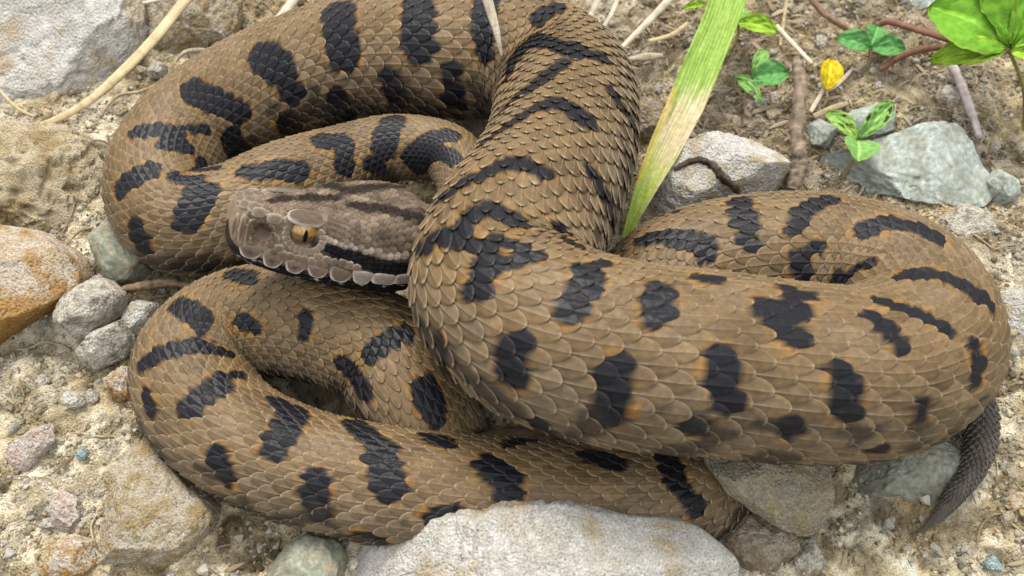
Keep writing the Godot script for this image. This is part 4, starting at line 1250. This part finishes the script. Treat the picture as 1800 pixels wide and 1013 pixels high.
func head_world(l: Vector3) -> Vector3:
	return HEAD_AT + (HEAD_F * l.x + HEAD_UP * l.y + HEAD_FAR * l.z) * HS

func head_dir(l: Vector3) -> Vector3:
	return (HEAD_F * l.x + HEAD_UP * l.y + HEAD_FAR * l.z).normalized()

# outward normal in head axes
func head_normal(x: float, th: float) -> Vector3:
	var a := head_local(x, th + 0.04) - head_local(x, th - 0.04)
	var b := head_local(minf(x + 0.04, 3.94), th) - head_local(maxf(x - 0.04, 0.0), th)
	return b.cross(a).normalized() * (1.0 if true else -1.0)

# angle round the head at which the side stands at height y
func head_angle(x: float, y: float, side: float) -> float:
	var lo := 0.12 * PI
	var hi := 0.95 * PI
	for k in 24:
		var m := (lo + hi) * 0.5
		if head_local(x, m).y > y:
			lo = m
		else:
			hi = m
	return lo * side

const GREY := Color(0.145, 0.108, 0.076)
const DARK := Color(0.03, 0.023, 0.019)
var N_head := FastNoiseLite.new()

func seg_distance(p: Vector2, a: Vector2, b: Vector2) -> float:
	var d := b - a
	var t := clampf((p - a).dot(d) / d.length_squared(), 0.0, 1.0)
	return (p - a - d * t).length()

func head_colour(l: Vector3) -> Color:
	var n := N_head.get_noise_3d(l.x * 2.2, l.y * 2.2, l.z * 2.2)
	var c := GREY * (1.0 + n * 0.8)
	c = c.lerp(Color(0.30, 0.22, 0.15), smoothstep(2.6, 3.6, l.x) * 0.55)
	var w := n * 0.05
	var az := absf(l.z)
	# oblique marks on the crown
	if l.y > 0.25:
		var d := 9.0
		d = minf(d, seg_distance(Vector2(l.x, az), Vector2(1.9, 0.26), Vector2(0.75, 0.60)) - 0.16)
		d = minf(d, seg_distance(Vector2(l.x, az), Vector2(0.75, 0.62), Vector2(0.2, 0.70)) - 0.17)
		d = minf(d, seg_distance(Vector2(l.x, l.z), Vector2(2.75, 0.1), Vector2(2.2, 0.02)) - 0.13)
		d = minf(d, seg_distance(Vector2(l.x, l.z), Vector2(2.15, 0.50), Vector2(2.05, 0.52)) - 0.19)
		d = minf(d, seg_distance(Vector2(l.x, l.z), Vector2(3.35, -0.05), Vector2(3.0, 0.12)) - 0.11)
		c = c.lerp(DARK, smoothstep(0.05, -0.05, d + w))
	# dark band from the eye to the corner of the jaw
	if l.x < 2.62:
		var mid := 0.13 - 0.105 * (2.6 - l.x)
		var half := 0.11 + 0.068 * (2.6 - l.x)
		var d2 := absf(l.y - mid) - half
		if az > 0.3:
			c = c.lerp(Color(0.45, 0.38, 0.31), smoothstep(0.09, 0.03, absf(d2 - 0.05)) * 0.5 * smoothstep(mid, mid + 0.05, l.y))
			c = c.lerp(Color(0.011, 0.011, 0.013), smoothstep(0.03, -0.03, d2 + w * 0.6))
	var yl: float = head_row(l.x)[2]
	# chin: black, flecked with white
	if l.y < yl + 0.05:
		var f := smoothstep(0.42, 0.6, N_head.get_noise_3d(l.x * 9.0, l.y * 12.0, l.z * 9.0 + 7.0))
		c = Color(0.012, 0.011, 0.012).lerp(Color(0.5, 0.46, 0.42), f * smoothstep(yl - 0.5, yl - 0.1, l.y))
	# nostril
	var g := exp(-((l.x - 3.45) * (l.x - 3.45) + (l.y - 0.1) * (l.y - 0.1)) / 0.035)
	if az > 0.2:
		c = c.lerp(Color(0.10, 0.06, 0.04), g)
	return c

# a low dome on the surface: plan is a superellipse with half axes ax and ay
func bead(b: Buf, at: Vector3, ax: Vector3, ay: Vector3, up: Vector3, high: float, colour: Callable, power := 2.4, sink := 0.3, n := 14, taper := 0.0) -> void:
	var pts := PackedVector3Array()
	var cols := PackedColorArray()
	var uvs := PackedVector2Array()
	var levels := [1.0, 0.97, 0.86, 0.66, 0.36, 0.0]
	for j in levels.size():
		var q: float = levels[j]
		for i in n + 1:
			var a := float(i) / n * TAU
			var cx := signf(cos(a)) * pow(absf(cos(a)), 2.0 / power)
			var cy := signf(sin(a)) * pow(absf(sin(a)), 2.0 / power)
			var h := high * (pow(maxf(0.0, 1.0 - pow(q, 3.5)), 0.7) - (sink / maxf(high, 1e-3) * 0.1 if j == 0 else 0.0))
			if j == 0:
				h = -sink * high
			pts.push_back(at + ax * cx * q * (1.0 + taper * cy) + ay * cy * q + up * h)
			cols.push_back(colour.call(cx * q, cy * q))
			uvs.push_back(Vector2(cx * q, cy * q) * 0.12 + Vector2(at.x, at.y))
	b.grid(pts, n + 1, levels.size(), cols, uvs, up, false)

func plate_on_head(b: Buf, x: float, th: float, lx: float, ly: float, high: float, colour: Callable, power := 2.4, turn := 0.0, taper := 0.0) -> Vector3:
	var l := head_local(x, th)
	var nl := head_normal(x, th)
	if nl.dot(Vector3(0, l.y + 0.15, l.z)) < 0.0:
		nl = -nl
	var fx := (Vector3(1, 0, 0) - nl * nl.x).normalized()
	var fy := nl.cross(fx).normalized()
	if fy.y < 0.0:
		fy = -fy
	var f2 := fx * cos(turn) + fy * sin(turn)
	var f3 := fy * cos(turn) - fx * sin(turn)
	bead(b, head_world(l), head_dir(f2) * lx * HS, head_dir(f3) * ly * HS, head_dir(nl), high * HS, colour, power, 0.3, 14, taper)
	return head_world(l)

func part_plate(called: String, parent: Node3D, x: float, th: float, lx: float, ly: float, high: float, colour: Callable, power := 2.4, turn := 0.0, taper := 0.0) -> void:
	var b := Buf.new()
	var o := plate_on_head(b, x, th, lx, ly, high, colour, power, turn, taper)
	put(called, b.mesh(o), M.head, parent, o)

# rings of the head for the one skin of the animal, snout first
func head_rings(ring: int, pts: PackedVector3Array, cols: PackedColorArray, uvs: PackedVector2Array) -> int:
	var xs := []
	for k in 70:
		xs.push_back(3.94 - 3.92 * k / 69.0)
	var count := 0
	for q: float in [0.02, 0.35, 0.65, 0.88]:
		count += 1
		for i in ring:
			var th := (float(i) / (ring - 1) * 2.0 - 1.0) * PI
			var l := head_local(3.94, th)
			var mid := Vector3(3.98, 0.06, 0)
			var p := mid.lerp(l, q)
			p.x = 3.94 + 0.05 * (1.0 - q * q)
			pts.push_back(head_world(p))
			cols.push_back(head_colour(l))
			uvs.push_back(Vector2(th, 4.2 - q) * 0.3)
	for x: float in xs:
		count += 1
		for i in ring:
			var th := (float(i) / (ring - 1) * 2.0 - 1.0) * PI
			var l := head_local(x, th)
			pts.push_back(head_world(l))
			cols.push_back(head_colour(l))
			uvs.push_back(Vector2(th, x) * 0.3)
	return count

func add_head_scale(b: Buf, x0: float, th: float, length: float, half: float, rng: RandomNumberGenerator, keel: float, lift := 1.0) -> void:
	var pts := PackedVector3Array()
	var cols := PackedColorArray()
	var uvs := PackedVector2Array()
	var tone := rng.randf_range(0.72, 1.2)
	var ou := Vector2(rng.randf(), rng.randf())
	var up := lift * rng.randf_range(0.8, 1.25)
	var centre := head_local(clampf(x0 - length * 0.5, 0.02, 3.9), th)
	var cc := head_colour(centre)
	var nl := Vector3.ZERO
	for j in SV.size():
		var v: float = SV[j]
		var f := 1.0
		if v < 0.4:
			f = 0.72 + 0.28 * sin(v / 0.4 * PI * 0.5)
		else:
			f = pow(maxf(0.0, 1.0 - pow((v - 0.4) / 0.6, 2.5)), 0.55)
		for i in SU.size():
			var u: float = SU[i]
			var x := clampf(x0 - v * length, 0.0, 3.93)
			var wid := maxf(head_row(x)[0], 0.3) * 1.05
			var t := th + u * f * half / wid
			var l := head_local(x, t)
			if j == 0 and i == 0:
				nl = head_normal(centre.x, th)
				if nl.dot(Vector3(0, l.y + 0.15, l.z)) < 0.0:
					nl = -nl
			var h := half * up * (-0.16 + 0.34 * v - 0.12 * u * u * f)
			if absf(u) > 0.95 or v > 0.99:
				h -= half * 0.1 * up
			var kk := (1.0 if i == 4 else 0.0) * keel * (1.0 - v * v * 0.6)
			h += half * 0.08 * kk
			pts.push_back(head_world(l + nl * h))
			var rim := 1.0 if (absf(u) > 0.95 or v > 0.98) and v > 0.3 else 0.0
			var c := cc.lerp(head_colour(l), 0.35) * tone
			cols.push_back(c.lerp(Color(0.5, 0.44, 0.37), rim * 0.45 * smoothstep(0.02, 0.12, c.g) * 1.3 + kk * 0.15))
			uvs.push_back(ou + Vector2(u * f * half, v * length) * 0.4)
	b.grid(pts, SU.size(), SV.size(), cols, uvs, head_dir(nl))

func build_head(snake: Node3D) -> void:
	var rng := RandomNumberGenerator.new()
	rng.seed = 77
	# small scales of crown, temples and chin
	var b := Buf.new()
	var step := 0.17
	var x := 3.75
	var odd := false
	while x > 0.12:
		var size := lerpf(0.30, 0.17, smoothstep(0.6, 2.4, x))
		if x > 2.9:
			size = 0.14
		var wid: float = head_row(x)[0] * 1.05
		var n := int(PI * wid * 0.98 / (size * 0.55))
		for k in range(-n, n + 1):
			var th := (float(k) + (0.5 if odd else 0.0)) * size * 0.55 / wid
			if absf(th) > PI * 0.97:
				continue
			var l := head_local(x, th)
			if absf(l.z) > 0.3 and x > 2.62 and l.y < 0.36 and l.y > -0.5:
				continue       # eye and nostril region has plates of its own
			var yl: float = head_row(x)[2]
			if l.y < yl + 0.2 and l.y > yl - 0.05:
				continue       # lip plates
			if x > 2.55 and x < 2.95 and absf(l.z) > 0.38 and l.y > 0.45:
				continue       # brow shields
			add_head_scale(b, x + rng.randf_range(-0.02, 0.02), th, size * 1.5, size * 0.56, rng, 0.5 if x < 1.9 else 0.0, 1.05 if x < 2.2 else 1.5)
		x -= size * 0.5
		odd = not odd
	var small := put("head_scales", b.mesh(), M.head, snake)
	small.set_meta("kind", "stuff")
	for side: float in [1.0, -1.0]:
		# upper lip: blocky plates with pale lower edges, gaps of black between the front ones
		for k in 9:
			var lx := 3.60 - 0.40 * k
			var yl: float = head_row(lx)[2]
			var front := k < 6
			var th := head_angle(lx, yl + 0.10, side)
			var spot := rng.randf_range(0.10, 0.30) if k in [0, 1, 2, 3, 5] else 0.0
			var ox := rng.randf_range(-0.25, 0.3)
			var tone := rng.randf_range(0.85, 1.1)
			part_plate("lip_scale", snake, lx, th, (0.195 if front else 0.235) * rng.randf_range(0.92, 1.06), 0.16 * rng.randf_range(0.88, 1.12), 0.04, func(px: float, py: float) -> Color:
				var c := Color(0.19, 0.14, 0.105) * tone
				if k > 4:
					c = c.lerp(Color(0.40, 0.33, 0.285), 0.75)
				c = c.lerp(Color(0.72, 0.66, 0.61), smoothstep(0.70, 0.97, Vector2(px, py).length()) * smoothstep(0.75, -0.3, py))
				var d := Vector2((px - ox) * 1.8, py - 0.05).length() + 0.25 * N_head.get_noise_2d(px * 4.0 + k, py * 4.0)
				return c.lerp(Color(0.07, 0.04, 0.03), smoothstep(spot + 0.08, spot - 0.08, d) if spot > 0.0 else 0.0), 3.6, rng.randf_range(-0.15, 0.15), 0.30 if front else 0.0)
			# lower lip: black, flecked white
			if k < 8:
				part_plate("chin_scale", snake, lx - 0.1, head_angle(lx, yl - 0.17, side), 0.20, 0.085, 0.02, func(px: float, py: float) -> Color:
					return Color(0.5, 0.46, 0.42) if py > 0.35 and absf(px - ox) < 0.2 else Color(0.013, 0.012, 0.013), 2.6)
		# ring of small scales round the eye
		for k in 15:
			var a := lerpf(-0.5, PI + 0.5, k / 14.0)
			var gx := 2.74 + cos(a) * 0.325
			var gy := 0.23 - sin(a) * 0.30
			part_plate("eye_ring_scale", snake, gx, head_angle(gx, gy, side), 0.08, 0.07, 0.035, func(px: float, py: float) -> Color:
				return Color(0.20, 0.15, 0.108).lerp(Color(0.48, 0.41, 0.34), smoothstep(0.55, 1.0, Vector2(px, py).length()) * 0.6), 2.3, a)
		# close set plates fill the cheek between lip, eye and nostril
		var cheek := Buf.new()
		var gy := -0.32
		var shift := false
		while gy < 0.46:
			var gx := 1.75
			while gx < 3.80:
				var pxx := gx + (0.07 if shift else 0.0) + rng.randf_range(-0.02, 0.02)
				var pyy := gy + rng.randf_range(-0.015, 0.015)
				var yl: float = head_row(pxx)[2]
				gx += 0.14
				if pyy < yl + 0.27 or Vector2(pxx - 3.45, pyy - 0.1).length() < 0.19 or Vector2(pxx - 2.75, (pyy - 0.2) * 1.08).length() < 0.40:
					continue
				if pxx < 2.5 and pyy > 0.13 - 0.105 * (2.6 - pxx) - 0.11:
					continue
				var tone := rng.randf_range(0.8, 1.18)
				var g := rng.randf_range(0.082, 0.10)
				plate_on_head(cheek, pxx, head_angle(pxx, pyy, side), g * 1.1, g, 0.032, func(px: float, py: float) -> Color:
					return Color(0.175, 0.127, 0.09).lerp(Color(0.10, 0.078, 0.05), smoothstep(2.95, 3.3, pxx) * 0.8).lerp(Color(0.42, 0.34, 0.27), smoothstep(0.6, 1.0, Vector2(px, py).length()) * 0.65) * tone, 2.5, rng.randf_range(-0.5, 0.5))
			gy += 0.118
			shift = not shift
		var ch := put("cheek_scales", cheek.mesh(), M.head, snake)
		ch.set_meta("kind", "stuff")
		# rim of the nostril, standing plates of the snout
		for k in 9:
			var a := k / 9.0 * TAU + 0.3
			var nx := 3.45 + cos(a) * 0.195
			var ny := 0.1 + sin(a) * 0.205
			part_plate("nostril_scale", snake, nx, head_angle(nx, ny, side), 0.075, 0.06, 0.035, func(px: float, py: float) -> Color:
				return Color(0.12, 0.07, 0.045).lerp(Color(0.36, 0.28, 0.21), smoothstep(0.4, 1.0, Vector2(px, py).length()) * 0.7), 2.2)
		for k in 3:
			part_plate("snout_plate", snake, 3.70 + 0.105 * k, head_angle(3.70 + 0.105 * k, 0.08, side), 0.062, 0.36 - 0.04 * k, 0.045, func(px: float, py: float) -> Color:
				return Color(0.13, 0.085, 0.058).lerp(Color(0.40, 0.31, 0.24), smoothstep(0.45, 1.0, Vector2(px, py).length()) * 0.8), 2.6)
		# shields along the edge of the snout
		for q: Array in [[3.30, 0.42, 0.16, 0.10], [3.58, 0.46, 0.14, 0.10], [3.06, 0.44, 0.10, 0.08]]:
			part_plate("snout_shield", snake, q[0], head_angle(q[0], q[1], side), q[2], q[3], 0.06, func(px: float, py: float) -> Color:
				return Color(0.165, 0.125, 0.09).lerp(Color(0.46, 0.39, 0.32), smoothstep(0.5, 1.0, Vector2(px, py).length()) * 0.6), 2.6)
		for q: Array in [[3.72, 0.12, 0.13, 0.12], [3.86, 0.10, 0.09, 0.11], [3.66, 0.33, 0.13, 0.11], [3.82, 0.30, 0.10, 0.10], [3.55, 0.16, 0.12, 0.11]]:
			part_plate("snout_shield", snake, q[0], side * q[1] * 1.6 + 0.01, q[2], q[3], 0.035, func(px: float, py: float) -> Color:
				return Color(0.155, 0.117, 0.084).lerp(Color(0.42, 0.35, 0.28), smoothstep(0.6, 1.0, Vector2(px, py).length()) * 0.6), 2.6, rng.randf_range(-0.3, 0.3))
		# brow shield overhanging the eye
		var brow := Buf.new()
		var bc := Vector3(2.74, 0.55, -0.54 * side) if side > 0.0 else Vector3(2.95, 0.535, 0.47)
		var bn := Vector3(0.04, 0.90, -0.42 * side).normalized()
		var bx := (Vector3(1, 0.02, 0.10 * side) - bn * bn.dot(Vector3(1, 0.02, 0.10 * side))).normalized()
		var by := bn.cross(bx).normalized()
		if by.z * side > 0.0:
			by = -by
		var origin := head_world(bc)
		bead(brow, origin, head_dir(bx) * 0.36 * HS, head_dir(by) * 0.17 * HS, head_dir(bn), 0.045, func(px: float, py: float) -> Color:
			return (Color(0.13, 0.098, 0.07) * (1.0 + 0.2 * N_head.get_noise_2d(px * 5.0, py * 5.0 + side))).lerp(Color(0.62, 0.55, 0.48), smoothstep(0.88, 1.0, Vector2(px, py).length()) * (0.7 if side > 0.0 else 0.2)), 2.4, 0.9, 24)
		put("brow_shield", brow.mesh(origin), M.head, snake, origin)
		# eye: gold above, brown below, upright slit pupil
		var el := Vector3(2.72, 0.25, 0.0)
		el.z = -(absf(head_local(2.75, head_angle(2.75, 0.2, side)).z) - 0.10) * side
		var ec := head_world(el)
		var er := 0.295 * HS
		var out_l := Vector3(0.10, 0.06, -side).normalized()
		var up_l := (Vector3.UP - out_l * out_l.y).normalized()
		var fw_l := up_l.cross(out_l)
		var eo := head_dir(out_l)
		var eu := head_dir(up_l)
		var ef := head_dir(fw_l)
		var eb := Buf.new()
		var ep := PackedVector3Array()
		var ecol := PackedColorArray()
		var euv := PackedVector2Array()
		for j in 25:
			var v := j / 24.0 * PI * 0.62
			for i in 49:
				var a := i / 48.0 * TAU
				var d := eo * cos(v) + (ef * cos(a) + eu * sin(a)) * sin(v)
				ep.push_back(ec + d * er)
				var p := Vector2(cos(a), sin(a)) * sin(v)
				var c := Color(0.24, 0.115, 0.015).lerp(Color(0.40, 0.25, 0.06), smoothstep(-0.2, 0.6, N_head.get_noise_2d(p.x * 7.0 + side * 9.0, p.y * 7.0)))
				c = c.lerp(Color(0.10, 0.045, 0.015), smoothstep(0.16, -0.06, p.y))
				c = c.lerp(Color(0.02, 0.012, 0.008), smoothstep(0.80, 0.93, p.length()))
				ecol.push_back(c)
				euv.push_back(p)
		eb.grid(ep, 49, 25, ecol, euv, eo)
		var eye := put("eye", eb.mesh(ec), M.eye, snake, ec)
		var pb := Buf.new()
		bead(pb, eo * er * 0.985, ef * 0.04, eu * 0.13, eo, 0.028, func(_a: float, _b: float) -> Color: return Color(0.004, 0.004, 0.004), 1.5, 1.5, 20)
		put("pupil", pb.mesh(), M.head, eye)


func make_materials() -> void:
	var m := StandardMaterial3D.new()
	m.vertex_color_use_as_albedo = true
	m.roughness = 0.42
	m.metallic_specular = 0.3
	m.albedo_texture = grey_texture(31, 0.06, 4, 0.8, 1.0, 256)
	m.normal_enabled = true
	m.normal_texture = normal_texture(32, 0.06, 4, 3.0, 256)
	m.normal_scale = 0.25
	M.scale = m
	M.head = m.duplicate()
	M.head.roughness = 0.62
	M.head.metallic_specular = 0.16
	m = StandardMaterial3D.new()
	m.vertex_color_use_as_albedo = true
	m.roughness = 0.08
	m.clearcoat_enabled = true
	m.clearcoat = 1.0
	m.clearcoat_roughness = 0.03
	M.eye = m
	var grain := grey_texture(33, 0.09, 5, 0.7, 1.0)
	var grain_n := normal_texture(34, 0.09, 5, 14.0)
	M.soil = rough_material(0.95, 0.2, grain, grain_n, 1.0, 35.0)
	M.clod = rough_material(0.95, 0.2, grain, grain_n, 1.0, 45.0)
	M.rock = rough_material(0.85, 0.3, grey_texture(35, 0.09, 5, 0.6, 1.0), normal_texture(36, 0.07, 5, 14.0), 1.0, 40.0)
	M.slate = rough_material(0.62, 0.4, grey_texture(37, 0.04, 5, 0.65, 1.0), normal_texture(38, 0.04, 5, 5.0), 0.7, 35.0)
	M.grit = rough_material(0.95, 0.2, grain, grain_n, 0.5, 60.0)
	M.plant = rough_material(0.7, 0.3, grey_texture(39, 0.05, 3, 0.75, 1.0, 256), grain_n, 0.2, 0.0)
	M.leaf = rough_material(0.62, 0.25, grey_texture(40, 0.05, 3, 0.85, 1.0, 256), grain_n, 0.12, 0.0)
	M.leaf.backlight_enabled = true
	M.leaf.backlight = Color(0.35, 0.4, 0.12)

func triplanar(m: StandardMaterial3D, per_metre: float) -> void:
	m.uv1_triplanar = true
	m.uv1_world_triplanar = true
	m.uv1_scale = Vector3.ONE * per_metre

func rough_material(rough: float, spec: float, tex: Texture2D, nrm: Texture2D, strength: float, per_metre: float) -> StandardMaterial3D:
	var m := StandardMaterial3D.new()
	m.vertex_color_use_as_albedo = true
	m.roughness = rough
	m.metallic_specular = spec
	m.albedo_texture = tex
	m.normal_enabled = true
	m.normal_texture = nrm
	m.normal_scale = strength
	if per_metre > 0.0:
		triplanar(m, per_metre)
	return m

func _ready() -> void:
	var cam := Camera3D.new()
	cam.name = "camera"
	add_child(cam)
	cam.position = CAMERA_AT * CM
	cam.rotation_degrees = Vector3(-52.0, 0.0, 0.0)
	cam.fov = 32.28
	cam.near = 0.01
	cam.far = 200.0
	cam.current = true
	var lens := CameraAttributesPhysical.new()
	lens.frustum_focal_length = 41.46
	lens.frustum_focus_distance = 0.186
	lens.frustum_near = 0.01
	lens.frustum_far = 200.0
	lens.exposure_aperture = 34.0
	cam.attributes = lens
	var we := WorldEnvironment.new()
	we.name = "environment"
	var env := Environment.new()
	var sky := Sky.new()
	var sm := ProceduralSkyMaterial.new()
	sm.sky_top_color = Color(0.97, 0.985, 1.0)
	sm.sky_horizon_color = Color(0.24, 0.245, 0.25)
	sm.ground_bottom_color = Color(0.35, 0.30, 0.24)
	sm.ground_horizon_color = Color(0.55, 0.52, 0.46)
	sm.sky_curve = 0.35
	sky.sky_material = sm
	env.background_mode = Environment.BG_SKY
	env.sky = sky
	env.background_energy_multiplier = 1.0
	env.tonemap_mode = Environment.TONE_MAPPER_LINEAR
	env.tonemap_exposure = 2.25
	env.sdfgi_enabled = true
	env.ssao_enabled = true
	env.ssil_enabled = true
	we.environment = env
	add_child(we)
	var sun := DirectionalLight3D.new()
	sun.name = "sun"
	add_child(sun)
	sun.rotation_degrees = Vector3(-66.0, -165.0, 0.0)
	sun.light_energy = 0.6
	sun.light_angular_distance = 24.0
	sun.light_color = Color(1.0, 0.975, 0.94)
	sun.shadow_enabled = true
	make_materials()
	trace_body()
	build_ground()
	build_snake()
	build_stones()
	build_pebbles()
	build_stalks()
	build_plants()
